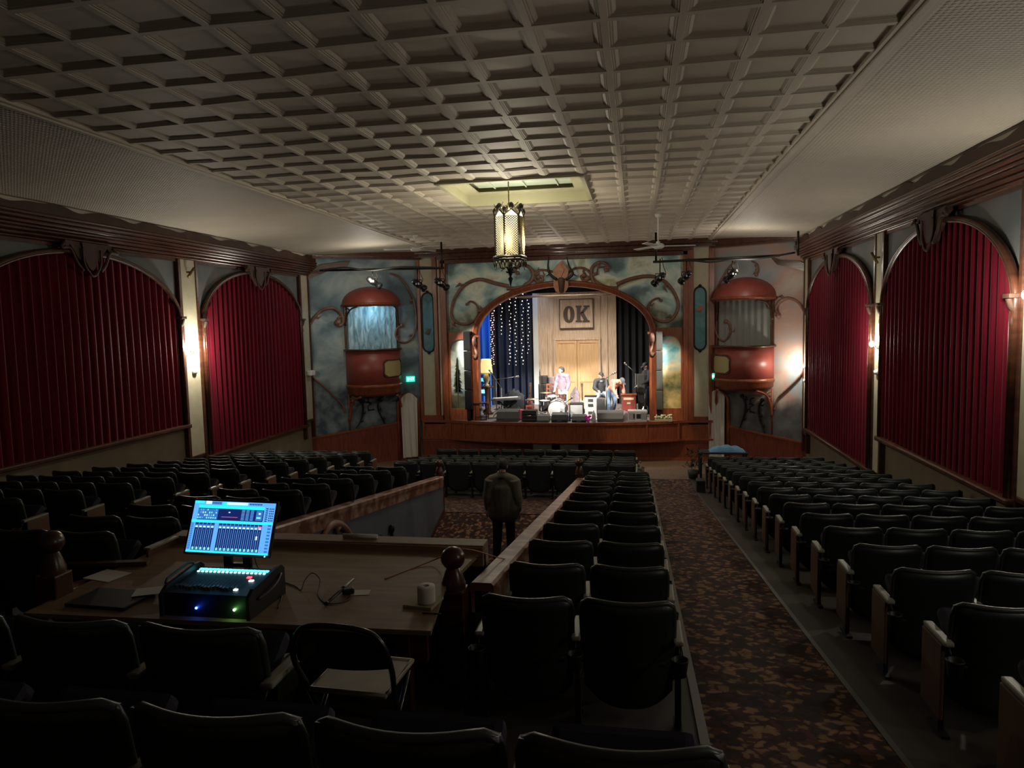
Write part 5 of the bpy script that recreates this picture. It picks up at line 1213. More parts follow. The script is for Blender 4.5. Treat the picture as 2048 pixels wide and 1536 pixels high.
for k, u in enumerate((1024, 1068, 1131, 1160, 1190, 1250)):
    b = MB(); q = S(u, 23.5); b.tube(smooth([q+Vector((random.uniform(-.35, .35), random.uniform(-.3, .3), .012)) for _ in range(7)], 5), .011, 5)
    solo('floor_cable', b, M['rope'] if k % 2 else M['white'], '%s loose cable curled on the stage floor, counted from left' % ORD[k+1], 'cable', 'loose cables on the stage floor')
# stack of dark cases with a wooden chair in front
cab(1077, 1094, 768, 800, 25.3, .3, 'lower black case stacked at left of the wooden wall', 'black', 'case', 'equipment_case')
cab(1078, 1094, 752, 767, 25.3, .3, 'upper black case stacked at left of the wooden wall', 'black', 'case', 'equipment_case', zb=zz(767.6, 25.3)+.006)
cab(1096, 1110, 754, 800, 25.4, .3, 'tall dark amplifier case beside the stacked cases', 'plum', 'case', 'equipment_case')
q = S(1103, 25.0); t = thing('wooden_chair', 'reddish wooden chair in front of the stacked black cases', 'chair', q); hs_ = zz(790, 25.0)-SZ; ht = zz(768, 25.0)-SZ
b = MB(); b.bx(-.2, .2, -.18, .18, hs_-.03, hs_, .01); part('seat', b, M['wood'], t)
b = MB(); b.bx(-.2, .2, .15, .18, ht-.05, ht); b.bx(-.2, .2, .15, .18, (hs_+ht)/2, (hs_+ht)/2+.04); part('backrest', b, M['wood'], t)
for i in (-1, 1):
    for j, hq in ((-1, hs_), (1, ht)): b = MB(); b.bx(i*.18-.018, i*.18+.018, j*.16-.018, j*.16+.018, 0, hq); part('leg', b, M['wood'], t)
b = MB(); q = S(1079, 25.2); b.tube([q+Vector((0, 0, .0)), q+Vector((.02, 0, zz(742, 25.2)-SZ))], .012, 5); b.tube([q+Vector((.1, 0, .0)), q+Vector((.03, 0, zz(738, 25.2)-SZ))], .012, 5)
solo('folded_stand', b, M['iron'], 'pair of thin folded stands leaning beside the stacked cases', 'stand')
# red organ-like cabinet
t, w, h, d = cab(1243, 1272, 791, 817, 24.1, .35, 'glossy red-brown wooden cabinet with brass strip at right of stage', 'panelred', 'cabinet', 'organ_cabinet', zb=SZ+.22)
b = MB(); b.bx(-w/2-.03, w/2+.03, -d/2-.03, d/2+.03, h, h+.04, .01); part('top_board', b, M['wood'], t)
b = MB(); b.bx(-w*.35, w*.35, -d/2-.012, -d/2, h*.72, h*.86); b.lathe([(.001, 0), (.06, 0)], (0, 0, 0), 12); 
part('brass_strip', b, mat('pale_brass', (.7, .5, .3), .4), t)
b = MB(); b.box((0, -d/2-.01, h*.5), (.12, .015, .06), None, .005); part('badge', b, M['cream'], t)
cab(1240, 1278, 818, 836, 24.05, .45, 'low dark platform case under the red-brown cabinet', 'plum', 'case', 'equipment_case', zb=SZ) if 0 else None
b = MB(); q = S(1258, 24.3); b.bx(q.x-.36, q.x+.36, 24.05, 24.55, SZ, SZ+.215, .02); solo('equipment_case', b, M['plum'], 'low plum grey case under the red-brown cabinet', 'case')
b = MB(); g = []; q = S(1238, 23.55)
for i in range(17):
    f = i/16; g.append([q+Vector(((f-.5)*.75, -.2+.4*k/6, .0+.36*(math.sin(PI*f)**.6)*(math.sin(PI*k/6)**.6)*(1+.12*math.sin(i*1.9+k)))) for k in range(7)])
b.sheet(g); solo('gig_bag', b, M['plum'], 'plum coloured soft bag slumped behind the pale box', 'bag')
# banjo / round instrument on stand
q = S(1290, 24.3); t = thing('banjo', 'banjo with silver rim standing beside the dark-clothed man', 'instrument', q)
b = MB(); b.lathe([(.16, -.04), (.165, 0), (.16, .04), (.15, .04), (.15, -.04), (.16, -.04)], n=24); b.b.transform(Matrix.Translation((0, 0, .22))@Matrix.Rotation(R(62), 4, 'Z')@Matrix.Rotation(PI/2, 4, 'X')); part('rim', b, M['chrome'], t)
b = MB(); b.lathe([(.001, 0), (.15, 0)], n=24); b.b.transform(Matrix.Translation((0, 0, .22))@Matrix.Rotation(R(62), 4, 'Z')@Matrix.Rotation(PI/2, 4, 'X')); part('head', b, M['black'], t)
b = MB(); b.tube([(0, 0, .37), (0, .02, .78)], [.022, .018], 6); b.box((0, .02, .82), (.05, .02, .1)); part('neck', b, M['wood_dark'], t)
# standing grey case held by the man
cab(1274, 1290, 748, 786, 24.9, .14, 'tall grey instrument case held upright by the dark-clothed man', 'greyb', 'case', 'instrument_case', zb=zz(786, 24.9))
b = MB(); q = S(1282, 24.97); b.bx(q.x-.1, q.x+.1, 24.87, 25.1, SZ, zz(786.3, 24.9)-.004, .01); solo('equipment_case', b, M['black'], 'black box under the tall grey instrument case', 'case')
# small things along the lip
q = S(1175, 22.95); b = MB(); random.seed(2)
for k in range(12): a = k*PI/6; b.sph(q+Vector((.07*math.cos(a)*random.uniform(.3, 1), .05*math.sin(a), .04+random.random()*.16)), .045, 6)
solo('flower_posy', b, mat('magenta_petals', (.8, .05, .55), .6), 'bright magenta posy at the stage lip right of centre', 'flowers')
q = S(1187, 22.97); b = MB(); b.lathe([(.001, 0), (.06, 0), (.07, .2), (.05, .3), (.02, .33), (.02, .38), (.001, .38)], q, 12); solo('bottle', b, M['white'], 'white bottle beside the magenta posy', 'bottle')
q = S(1139, 23.2); b = MB(); b.lathe([(.001, 0), (.035, 0), (.035, .2), (.015, .25), (.015, .29), (.001, .29)], q, 10); solo('water_bottle', b, mat('blue_plastic', (.08, .2, .5), .2), 'blue water bottle left of the low black wedge', 'bottle')
q = S(1327, 23.15); t = thing('flower_trough', 'row of pale green and yellow flowers at the right stage corner', 'flowers', q)
b = MB(); b.bx(-.28, .28, -.07, .07, 0, .08, .01); part('trough', b, M['cream'], t); b = MB(); random.seed(8); 
for k in range(60): b.sph((random.uniform(-.27, .27), random.uniform(-.06, .06), .09+random.random()*.12), random.uniform(.015, .035), 5)
part('blossoms', b, mat('pale_blossoms', (.6, .7, .3), .7, col2=(.75, .7, .6), scale=18), t, kind='stuff')
# right front corner of the hall: table with blue cloth, dark plants
q = P(1447, 905, y=20.6); t = thing('side_table', 'dark table in right front corner under the blue cloth', 'table', (q.x+.1, 21.1, 0)); hq = P(1447, 903, y=21).z
b = MB(); b.bx(-.75, .6, -.3, .3, hq-.05, hq, .01); part('table_top', b, M['black'], t)
for i, j in ((-.7, -.25), (.55, -.25), (-.7, .25), (.55, .25)): b = MB(); b.bx(i-.03, i+.03, j-.03, j+.03, .0, hq-.05); part('leg', b, M['black'], t)
b = MB(); g = []
for i in range(21):
    f = i/20; g.append([Vector((q.x-.35+f*1.0, 20.85+.5*k/8, hq+.004+.16*(math.sin(PI*f)**.5)*(math.sin(PI*k/8)**.5)*(1+.15*math.sin(i*1.1+k*.7)))) for k in range(9)])
b.sheet(g); solo('blue_cloth', b, mat('pale_blue_cloth', (.1, .24, .4), .8), 'pale blue cloth bundle on the table in right front corner', 'cloth')
b = MB(); random.seed(4); q2 = P(1402, 905, y=20.5)
b.lathe([(.001, 0), (.12, 0), (.16, .25), (.001, .25)], (q2.x-.2, 20.75, 0), 12)
for k in range(90):
    a = random.random()*6.28; r_ = random.uniform(.05, .3); p = Vector((q2.x-.2+r_*math.cos(a), 20.75+r_*.6*math.sin(a), .3+random.random()*.5)); d_ = Vector((random.uniform(-1, 1), random.uniform(-1, 1), random.uniform(0, 1))).normalized()*.09
    b.face([p, p+d_+Vector((.02, 0, 0)), p+d_*2, p+d_-Vector((.02, 0, 0))])
solo('potted_plant', b, mat('dark_leaves', (.02, .03, .015), .6), 'dark leafy pot plant at the aisle end of the right front table', 'plant')
q = P(1384, 968, x=1.72); b = MB(); b.box((1.62, 18.9, floor_z(18.9)+.17), (.22, .35, .32), None, .02)
solo('floor_bin', b, M['black'], 'small black box on the floor at the aisle end near stage', 'bin')
b = MB(); random.seed(9); q = P(1276, 930, y=19.2)
for k in range(26): b.sph((.12+random.uniform(-.1, .1), 20.0+random.uniform(-.1, .1), .1+random.uniform(0, .5)), random.uniform(.03, .06), 5)
b.lathe([(.001, 0), (.08, 0), (.1, .12), (.001, .12)], (.12, 20.0, .0), 10)
solo('flower_pot', b, mat('dusty_flowers', (.12, .12, .1), .8, col2=(.3, .28, .25), scale=20), 'small pot of pale dried flowers at the end of centre block', 'plant')

# ============================================================ desk things
D0 = DZ
# mixer in its road case
t = thing('mixing_console', 'black rack mixing console with glowing cyan buttons on the plywood desk', 'mixer', (-2.68, 3.9, D0), R(0))
MW, MD = .62, .46
def sidep(x):
    b = MB(); b.prism([(x, 0, 0), (x, MD, 0.0), (x, MD, .18), (x, MD-.04, .215), (x, MD-.09, .215), (x, .06, .18), (x, 0, .14)], (.022, 0, 0)); return b
for x in (-MW/2, MW/2-.022): part('side_panel', sidep(x), M['black'], t)
b = MB(); b.prism([(-MW/2+.022, .02, .0), (-MW/2+.022, .02, .15), (-MW/2+.022, .42, .18), (-MW/2+.022, .45, .17), (-MW/2+.022, .45, 0)], (MW-.044, 0, 0)); part('chassis', b, M['black'], t)
sl = .03/.4
def top(x, y, dz=.004): return Vector((x, y, .15+(y-.02)*sl+dz))
ru = Matrix.Rotation(math.atan(sl), 4, 'X')
b = MB(); b.use(emat('console_cyan_key', (.05, .75, 1), 5.))
for k in range(17): b.box(top(-.25+.03*k, .37), (.024, .02, .006), ru)
b.use(emat('console_pale_key', (.45, .95, 1), 3.))
for k in range(17): b.box(top(-.25+.03*k, .335), (.015, .013, .006), ru)
part('lit_button_rows', b, None, t)
b = MB(); b.use(emat('console_red_key', (1, .05, .08), 4.)); b.box(top(.16, .27), (.03, .02, .006), ru); b.use(emat('console_white_key', (.6, .95, 1), 4.)); b.box(top(.2, .225), (.03, .018, .006), ru); b.box(top(.17, .09), (.025, .018, .006), ru); part('lit_button', b, None, t)
b = MB()
for k in range(17): 
    b.box(top(-.25+.026*k, .1+.01*math.sin(k*1.3), .008), (.014, .025, .016), ru)
for k in range(17): b.box(top(-.25+.026*k, .16, .001), (.004, .16, .002), ru)
part('fader', b, M['steel'], t)
for x, cl in ((-.06, (.03, .1, 1)), (.2, (.3, 1, .25))):
    b = MB(); b.sph((x, .013, .06), .0075, 8); part('power_led', b, emat('led_glow', cl, 40.), t)
    light('led_spill', 'POINT', Vector((-2.68+x, 3.87, D0+.06)), .03, cl, .005)
for hp in (1, 0):
  b = MB(); hp and b.tube(smooth([(MW/2+.005, .1, .1), (MW/2+.03, .2, .12), (MW/2+.03, .3, .14), (MW/2+.005, .4, .16)]), .009, 5); hp or b.tube([(-MW/2-.004, .08, .185), (-MW/2-.02, .12, .2), (-MW/2-.02, .34, .23), (-MW/2-.004, .38, .22)], .009, 5); part('grab_handle', b, M['greyb'], t)
# monitor: placed from its four corners' middle, leaning back
my = 4.42; mc = P(462, 1055, y=my); mw = .605; mh = .355
t = thing('computer_monitor', 'lit monitor showing a mixing app, standing behind the console', 'monitor', (mc.x, my, D0), R(2))
rot = Matrix.Translation((0, 0, mc.z-D0))@Matrix.Rotation(R(1.5), 4, 'Y')@Matrix.Rotation(R(-24), 4, 'X')
b = MB(); b.box((0, .012, 0), (mw+.03, .024, mh+.03), None, .006); b.b.transform(rot); part('bezel', b, M['black'], t)
b = MB()
CN = {k: emat('screen_'+k, c, s) for k, c, s in (('blue', (.12, .42, .95), 1.15), ('cyan', (.02, .7, .95), 1.5), ('navy', (.01, .02, .13), 1.), ('pale', (.5, .85, 1), 1.5), ('mid', (.04, .2, .6), 1.), ('red', (1, .2, .35), 1.3), ('aqua', (.2, .9, .8), 1.3))}
def rc(u0, u1, v0, v1, m, d=0):
    b.use(CN[m]); X = lambda u: -mw/2+mw*u; Z = lambda v: mh/2-mh*v; y = -.001-.0004*d
    b.face([(X(u0), y, Z(v1)), (X(u1), y, Z(v1)), (X(u1), y, Z(v0)), (X(u0), y, Z(v0))])
rc(0, 1, 0, 1, 'blue'); rc(0, .12, 0, .05, 'cyan', 1); rc(.14, .21, 0, .06, 'pale', 1); rc(.35, .66, .01, .07, 'cyan', 1); rc(.4, .66, .012, .06, 'pale', 2)
for k in range(9): rc(.22+.013*k, .228+.013*k, .01, .06, 'navy', 1)
for k in range(8): rc(.68+.02*k, .693+.02*k, .02, .05, 'navy', 1)
rc(.06, .87, .08, .14, 'cyan', 1); rc(.06, .87, .14, .37, 'navy', 1); rc(.06, .31, .15, .36, 'mid', 2)
random.seed(6)
for i in range(9):
    for j in range(4): 
        if random.random() < .75: rc(.065+.027*i, .078+.027*i, .16+.052*j, .185+.052*j+random.random()*.01, random.choice(('pale', 'blue', 'aqua')), 3)
rc(.33, .58, .15, .35, 'navy', 3); rc(.44, .46, .2, .22, 'pale', 4); rc(.36, .56, .3, .306, 'red', 4)
for c_ in range(3):
    for j in range(8): rc(.6+.055*c_, .64+.055*c_, .15+.027*j, .162+.027*j, 'blue', 3)
rc(.78, .86, .15, .35, 'mid', 3); rc(.79, .84, .28, .31, 'aqua', 4); rc(.81, .835, .2, .23, 'pale', 4)
rc(0, 1, .375, .42, 'cyan', 2)
for k in range(17):
    if k == 5: rc(.055+.0485*k, .095+.0485*k, .42, .97, 'blue', 2); continue
    rc(.057+.0485*k, .1+.0485*k, .43, .96, 'navy', 2); rc(.06+.0485*k, .097+.0485*k, .46, .53, 'mid', 3); rc(.064+.0485*k, .093+.0485*k, .49, .52, 'pale', 4)
    rc(.077+.0485*k, .081+.0485*k, .55, .93, 'blue', 3); rc(.068+.0485*k, .09+.0485*k, .9, .95, 'aqua', 4)
rc(.83, .87, .46, .5, 'red', 5); rc(.82, .84, .65, .72, 'pale', 5); rc(.0, 1, .965, 1, 'cyan', 3)
for j in range(15): rc(.005, .04, .44+.034*j, .462+.034*j, 'mid', 3)
for j in range(9): rc(.945, .985, .42+.062*j, .455+.062*j, 'mid', 4)
for j in range(6):
    for i in range(3): rc(.935+.02*i, .948+.02*i, .1+.045*j, .125+.045*j, 'navy', 4)
for j in range(7): rc(.89, .92, .1+.04*j, .12+.04*j, 'navy', 4)
b.b.transform(rot); part('screen', b, None, t)
zb0 = (mc.z-D0)-mh/2+.03
b = MB(); b.bx(-.1, -.045, .05, .08, .015, zb0); b.bx(.045, .1, .05, .08, .015, zb0); b.bx(-.1, .1, .05, .08, zb0*.45, zb0*.55); b.bx(-.07, .07, .02, .07, zb0-.01, zb0+.12); b.bx(-.16, .16, -.03, .17, 0, .015, .004); part('stand', b, M['blackgloss'], t)
b = MB(); b.sph(rot@Vector((mw/2-.02, -.004, -mh/2-.008)), .004, 6); part('power_led', b, emat('white_led', (1, 1, 1), 8.), t)
# closed laptop, papers
q = P(165, 1188, z=D0); b = MB(); b.box((-3.5, 4.1, D0+.012), (.46, .3, .022), Matrix.Rotation(R(-3), 4, 'Z'), .006)
solo('laptop', b, M['black'], 'closed black laptop on the left end of the desk', 'laptop')
def sheet_(u, v, w, d_, rz, lab, z=D0+.002):
    q = P(u, v, z=z); b = MB(); b.box((q.x, q.y, z), (w, d_, .002), Matrix.Rotation(R(rz), 4, 'Z')); solo('paper_sheet', b, M['paper'], lab, 'paper', 'loose papers on the desk')
sheet_(215, 1151, .26, .2, -12, 'pale paper sheet on the desk beyond the laptop'); sheet_(300, 1182, .2, .15, 25, 'pale paper corner poking out beside the console', D0+.029)
sheet_(722, 1185, .12, .09, 10, 'crumpled white note beside the microphone')
b = MB(); q = P(180, 1155, z=D0); b.box((q.x-.05, 4.72, D0+.02), (.62, .06, .03), Matrix.Rotation(R(12), 4, 'Z')); solo('wooden_batten', b, M['endpanel'], 'short wooden batten lying at the left desk end', 'board')
# toilet roll on a notepad
q = P(853, 1202, z=D0+.03); b = MB(); b.lathe([(.02, .105), (.02, 0), (.056, 0), (.058, .01), (.058, .1), (.056, .108), (.02, .108)], (q.x, q.y, D0+.024), 28); solo('toilet_roll', b, mat('tissue_paper', (.6, .58, .55), .9), 'white toilet roll standing beside the right newel post', 'toilet roll')
b = MB(); b.box((q.x-.03, q.y+.03, D0+.011), (.2, .2, .02), Matrix.Rotation(R(-8), 4, 'Z'), .003); solo('notepad', b, mat('pale_yellow_paper', (.32, .3, .17), .8), 'yellowish notepad under the toilet roll', 'notepad')
b = MB(); q = P(845, 1226, z=D0+.006); b.tube([q, q+Vector((.12, .0, 0))], .005, 6); solo('pen', b, M['black'], 'dark pen near the front right corner of the desk', 'pen')
# measurement microphone and its cable
a, c = P(655, 1205, z=D0+.012), P(708, 1158, z=D0+.05); t = thing('microphone', 'slim silver microphone lying on the desk beside a white note', 'microphone', a)
b = MB(); b.tube([a, a.lerp(c, .6), c], [.011, .012, .009], 10); part('barrel', b, M['steel'], t, True); b = MB(); b.tube([a.lerp(c, .56), a.lerp(c, .63)], .016, 10); b.tube([a-(c-a)*.06, a], .014, 8); part('ring', b, M['black'], t, True)
m2 = a.lerp(c, .6); b = MB(); b.box((m2.x+.035, m2.y-.01, D0+.022), (.08, .06, .04), Matrix.Rotation(.5, 4, 'Z'), .012); part('clip', b, M['black'], t, True)
b = MB(); b.tube(smooth([P(u, v, z=D0+h_) for u, v, h_ in ((556, 1160, .004), (590, 1172, .004), (602, 1180, .004), (610, 1160, .05), (625, 1146, .07), (640, 1160, .04), (636, 1190, .004), (655, 1207, .006), (690, 1203, .004), (706, 1190, .006))], 5), .0035, 5)
solo('microphone_cable', b, M['rope'], 'thin black cable looping across the desk to the microphone', 'cable')
b = MB(); b.tube(smooth([P(u, v, z=z_) for u, v, z_ in ((770, 1158, D0+.004), (830, 1135, D0+.004), (880, 1115, D0+.05), (930, 1098, D0+.2))]+[Vector((-1.1, 5.6, rail_z('R', 5.6)+.01)), Vector((-1.0, 6.1, rail_z('R', 6.1)-.1))], 6), .005, 5)
solo('orange_cord', b, M['orangecable'], 'thin orange cord running from the desk over the handrail', 'cable')
b = MB(); b.tube(smooth([Vector((mc.x+.12, 4.5, D0+.3)), Vector((mc.x+.16, 4.46, D0+.14)), Vector((mc.x+.28, 4.5, D0+.01)), Vector((mc.x+.42, 4.3, D0+.006)), Vector((mc.x+.5, 4.1, D0+.006))], 6), .004, 5)
solo('monitor_cable', b, M['rope'], 'black cable hanging from the monitor down to the desk', 'cable')
b = MB(); q0, q1 = P(687, 1082, y=5.42), P(755, 1083, y=5.42); b.tube([Vector((q0.x, 5.42, D0+.078)), Vector((q1.x, 5.42, D0+.078))], .017, 10); solo('paper_tube', b, M['paper'], 'white rolled tube lying on the back ledge of desk', 'paper roll')

# folding chair
q = Vector((-1.36, 2.98, 2.43)); t = thing('folding_chair', 'metal folding chair with bare seat standing at the mixing desk', 'chair', q, R(-3))
b = MB(); g = []
for i in range(13):
    f = i/12*2-1; g.append([Vector((f*.235, -.03+.05*f*f-.02*k/5, .6+(.2*math.sqrt(max(0, 1-f*f*.8))-.03)*k/5)) for k in range(6)])
b.sheet(g); part('backrest', b, M['blackgloss'], t)
b = MB(); pts = smooth([(-.2, .28, .01), (-.22, .1, .4), (-.245, 0, .62), (-.2, -.03, .76), (-.1, -.05, .81), (.1, -.05, .81), (.2, -.03, .76), (.245, 0, .62), (.22, .1, .4), (.2, .28, .01)], 5); b.tube(pts, .014, 8); part('frame', b, M['blackgloss'], t)
for s_ in (-1, 1): b = MB(); b.tube([(s_*.2, .32, .44), (s_*.2, -.12, .01)], .013, 8); part('leg', b, M['blackgloss'], t)
b = MB(); b.box((0, .22, .45), (.4, .38, .02), None, .009); b.tube([(-.19, .04, .455), (-.19, .39, .455), (.19, .39, .455), (.19, .04, .455)], .013, 6, close=True); part('seat', b, mat('scuffed_beige_metal', (.22, .19, .14), .45, col2=(.3, .26, .2), scale=7), t)
b = MB(); g = [[Vector((-1.95+.14*i/6+.02*k, 3.25+.05*math.sin(i+k), 2.62+.3*k/6)) for k in range(7)] for i in range(7)]
b.sheet(g); b.box((-1.87, 3.3, 2.5), (.12, .1, .24)); solo('paper_bag', b, M['paper'], 'pale paper bag between the seat and the folding chair', 'bag')
# ============================================================ people
def skin_mesh(chains, name, vox=.014, extra=None, puff=0.):
    """chains of (point, radius): tapered limbs round a skeleton, fused into one continuous surface"""
    b = MB(); X = Vector((1, 0, 0))
    for ch in chains:
        pts, rr = [], []
        for i in range(len(ch)-1):
            p, q = Vector(ch[i][0]), Vector(ch[i+1][0]); r0, r1 = [c[1][0] if isinstance(c[1], tuple) else c[1] for c in (ch[i], ch[i+1])]
            n = max(2, int((q-p).length/.035))
            for j in range(n): f = j/n; f2 = f*f*(3-2*f); pts.append(p.lerp(q, f)); rr.append(r0+(r1-r0)*f2)
        pts.append(Vector(ch[-1][0])); rr.append(ch[-1][1][0] if isinstance(ch[-1][1], tuple) else ch[-1][1])
        torso = max(rr) > .11; m = len(pts); rings = []
        for i in range(m):
            t = (pts[min(i+1, m-1)]-pts[max(i-1, 0)]).normalized(); ref = X if abs(t.x) < .8 else Vector((0, 0, 1))
            bn = t.cross(ref).normalized(); nr = bn.cross(t); fl = 1-.3*min(1, max(0, (rr[i]-.07)/.06)) if torso else 1.
            wd = 1.06 if torso and rr[i] > .1 else 1.
            rings.append([pts[i]+nr*math.cos(2*PI*k/12)*(rr[i]+puff)*wd+bn*math.sin(2*PI*k/12)*(rr[i]*fl+puff) for k in range(12)])
        b.rings(rings)
        for i in (0, m-1): b.sph(pts[i], (rr[i]+puff)*.97, 8, 1, .72 if rr[i] > .1 else 1, .6 if rr[i] > .1 else 1)
    m2 = b.mesh(name)
    if extra:
        b2 = bmesh.new(); b2.from_mesh(m2)
        for e in extra: b2.from_mesh(e)
        b2.to_mesh(m2); b2.free()
    o = bpy.data.objects.new(name, m2); COL.objects.link(o); r = o.modifiers.new('r', 'REMESH'); r.mode = 'VOXEL'; r.voxel_size = vox; r.use_smooth_shade = True
    sm = o.modifiers.new('s', 'SMOOTH'); sm.iterations = 4 if puff else 1
    dg = bpy.context.evaluated_depsgraph_get(); m3 = bpy.data.meshes.new_from_object(o.evaluated_get(dg)); bpy.data.objects.remove(o)
    for p in m3.polygons: p.use_smooth = True
    m3.materials.clear(); return m3

def head_mesh(c, rot):
    b = MB(); b.sph((0, 0, 0), .1, 16, .8, .98, 1.22)
    for v in b.b.verts:
        x, y, z = v.co
        if z < -.02: v.co.x *= 1+z*2.2; 
        if y < -.05 and -.035 < z < .03 and abs(x) > .015: v.co.y += .012      # eye sockets
        if y < -.06 and z < -.075: v.co.y -= .012                                # chin
    b.prism([(-.013, -.08, -.03), (.013, -.08, -.03), (0, -.122, -.026), (0, -.09, .03)], (0, .02, 0))   # nose
    b.box((0, -.093, -.056), (.045, .012, .012), None, .004)
    for s in (-1, 1): b.sph((s*.083, .01, -.01), .028, 6, .4, .8, 1.2)
    b.b.transform(Matrix.Translation(c)@rot); return b.mesh('head')

V = Vector
def person(name_label, loc, rz, H, J, mats, hair='cap', head=(0, 0, 0), coat=0., bulk=1., group=None, shoes=True, hands=True):
    """J overrides joints of a 1.7 m figure facing -y"""
    D = dict(pel=(0, 0, .93), wai=(0, 0, 1.05), che=(0, .01, 1.26), nec=(0, .01, 1.45), hd=(0, -.02, 1.6),
             sl=(-.18, .01, 1.4), el=(-.24, .02, 1.13), wl=(-.25, -.06, .88), sr=(.18, .01, 1.4), er=(.24, .02, 1.13), wr=(.25, -.06, .88),
             hl=(-.09, 0, .9), kl=(-.1, -.02, .5), al=(-.11, .02, .09), hr=(.09, 0, .9), kr=(.1, -.02, .5), ar=(.11, .02, .09))
    D.update(J); k = H/1.7; D = {a: V(p)*k for a, p in D.items()}
    t = thing('person', name_label, 'person', loc, rz, group)
    hrot = Matrix.Rotation(R(head[2]), 4, 'Z')@Matrix.Rotation(R(head[0]), 4, 'X')@Matrix.Rotation(R(head[1]), 4, 'Y')
    q = lambda *a: [(tuple(D[n]), r*k) for n, r in a]
    body = [q(('pel', .13), ('wai', .12), ('che', .14))+q(('che', .14), ('nec', .055), ('hd', .05))[1:],
            q(('sl', .065), ('el', .045), ('wl', .028)), q(('sr', .065), ('er', .045), ('wr', .028)),
            q(('hl', .09), ('kl', .058), ('al', .04)), q(('hr', .09), ('kr', .058), ('ar', .04))]
    body.append(q(('sl', .055), ('nec', .06), ('sr', .055)))
    for w, e, s in (('wl', 'el', -1), ('wr', 'er', 1)):
        d = (D[w]-D[e]).normalized(); sd = d.cross(V((0, 1, 0))); sd = (sd if sd.length > .1 else V((1, 0, 0))).normalized(); up = d.cross(sd)
        palm = D[w]+d*.07*k; body.append([(tuple(D[w]), .028*k), (tuple(palm), (.036*k, .02*k))])
        for i, ln in enumerate((.07, .08, .075, .058)):
            o_ = palm+sd*(.027-.018*i)*k; body.append([(tuple(palm), .03*k), (tuple(o_+d*.03*k), .0095*k), (tuple(o_+d*(.03+ln*.5)*k+up*.006*k), .009*k), (tuple(o_+d*(.03+ln*.8)*k+up*.024*k), .008*k)])
        th = D[w]+d*.03*k+sd*.034*k; body.append([(tuple(palm), .03*k), (tuple(th), .011*k), (tuple(th+d*.035*k+sd*.018*k+up*.012*k), .009*k)])
    me = skin_mesh(body, 'body', .008, [head_mesh(D['hd']+V((0, 0, .02*k)), hrot)])
    me.materials.append(M['skin']); link('body', me, t)
    up_, lo_ = mats['top'], mats['legs']; g = bulk
    hem = D['pel']-(D['che']-D['pel']).normalized()*coat*k
    hem = hem-(D['che']-D['pel']).normalized()*.03*k
    chains = ([[(tuple(D['sl'].lerp(D['nec'], .3)), .1*k), (tuple(hem+V((-.1, 0, 0))*k), .15*k)], [(tuple(D['sr'].lerp(D['nec'], .3)), .1*k), (tuple(hem+V((.1, 0, 0))*k), .15*k)], [(tuple(hem), .16*k), (tuple(D['nec']-V((0, 0, .1))*k), .13*k)]] if coat else [])+[q(('sl', .075), ('nec', .075), ('sr', .075))]+[[(tuple(hem), .15*k*g), (tuple(D['che']), .158*k*g), (tuple(D['che'].lerp(D['nec'], .75)), .085*k)],
              q(('sl', .085*g), ('el', .062*g), ('wl', .045))[0:2]+[(tuple(D['wl'].lerp(D['el'], .08)), .046*k)],
              q(('sr', .085*g), ('er', .065*g), ('wr', .045))[0:2]+[(tuple(D['wr'].lerp(D['er'], .08)), .046*k)]]
    me = skin_mesh(chains, 'jacket', .014, puff=.014); me.materials.append(up_); link('jacket', me, t)
    if 'collar' in mats:
        b = MB(); c = D['nec']-V((0, 0, .03*k)); b.tube([c+V((.075*math.cos(a), .07*math.sin(a), .01*math.sin(a)))*k for a in [2*PI*i/16 for i in range(16)]], .028*k, 7, close=True); part('collar', b, mats['collar'], t)
    chains = [q(('hl', .11), ('kl', .078))+[(tuple(D['al'].lerp(D['kl'], .03)), .062*k)], q(('hl', .12), ('pel', .13), ('hr', .12)), q(('hr', .11), ('kr', .078))+[(tuple(D['ar'].lerp(D['kr'], .03)), .062*k)]]
    me = skin_mesh(chains, 'trousers', .014, puff=.004); me.materials.append(lo_); link('trousers', me, t)
    for a in ('al', 'ar'):
        b = MB(); c = D[a]; b.sph((c.x, c.y-.06*k, max(.045*k, c.z-.04*k)), .05*k, 10, 1, 2.5, .85); part('shoe', b, M['black'], t)
    HM = Matrix.Translation(D['hd']+V((0, 0, .02*k)))@hrot
    b = MB()
    if hair == 'cap':
        b.sph((0, .005, .035), .102, 14, .86, 1.04, 1.); bmesh.ops.delete(b.b, geom=[v for v in b.b.verts if v.co.z < .03], context='VERTS')
        b.prism([(-.07, -.08, .032), (.07, -.08, .032), (.055, -.175, .018), (-.055, -.175, .018)], (0, 0, .012)); nm = 'cap'
    else:
        b.sph((0, .018, .02), .106, 16, .86, 1.0, 1.2); bmesh.ops.delete(b.b, geom=[v for v in b.b.verts if (v.co.y < -.04 and v.co.z < .07) or v.co.z < -.075], context='VERTS'); nm = 'hair'
    b.b.transform(HM); part(nm, b, mats['hair'], t)
    for s in (-1, 1):
        b = MB(); b.sph((s*.032, -.088, .008), .0095, 8); b.b.transform(HM); part('eye', b, M['eye'], t)
    return t
M['eye'] = mat('eye', (.08, .06, .05), .3)
navy = mat('plum_grey_jacket', (.14, .1, .13), .7, col2=(.2, .15, .19), scale=9, bump=.3)
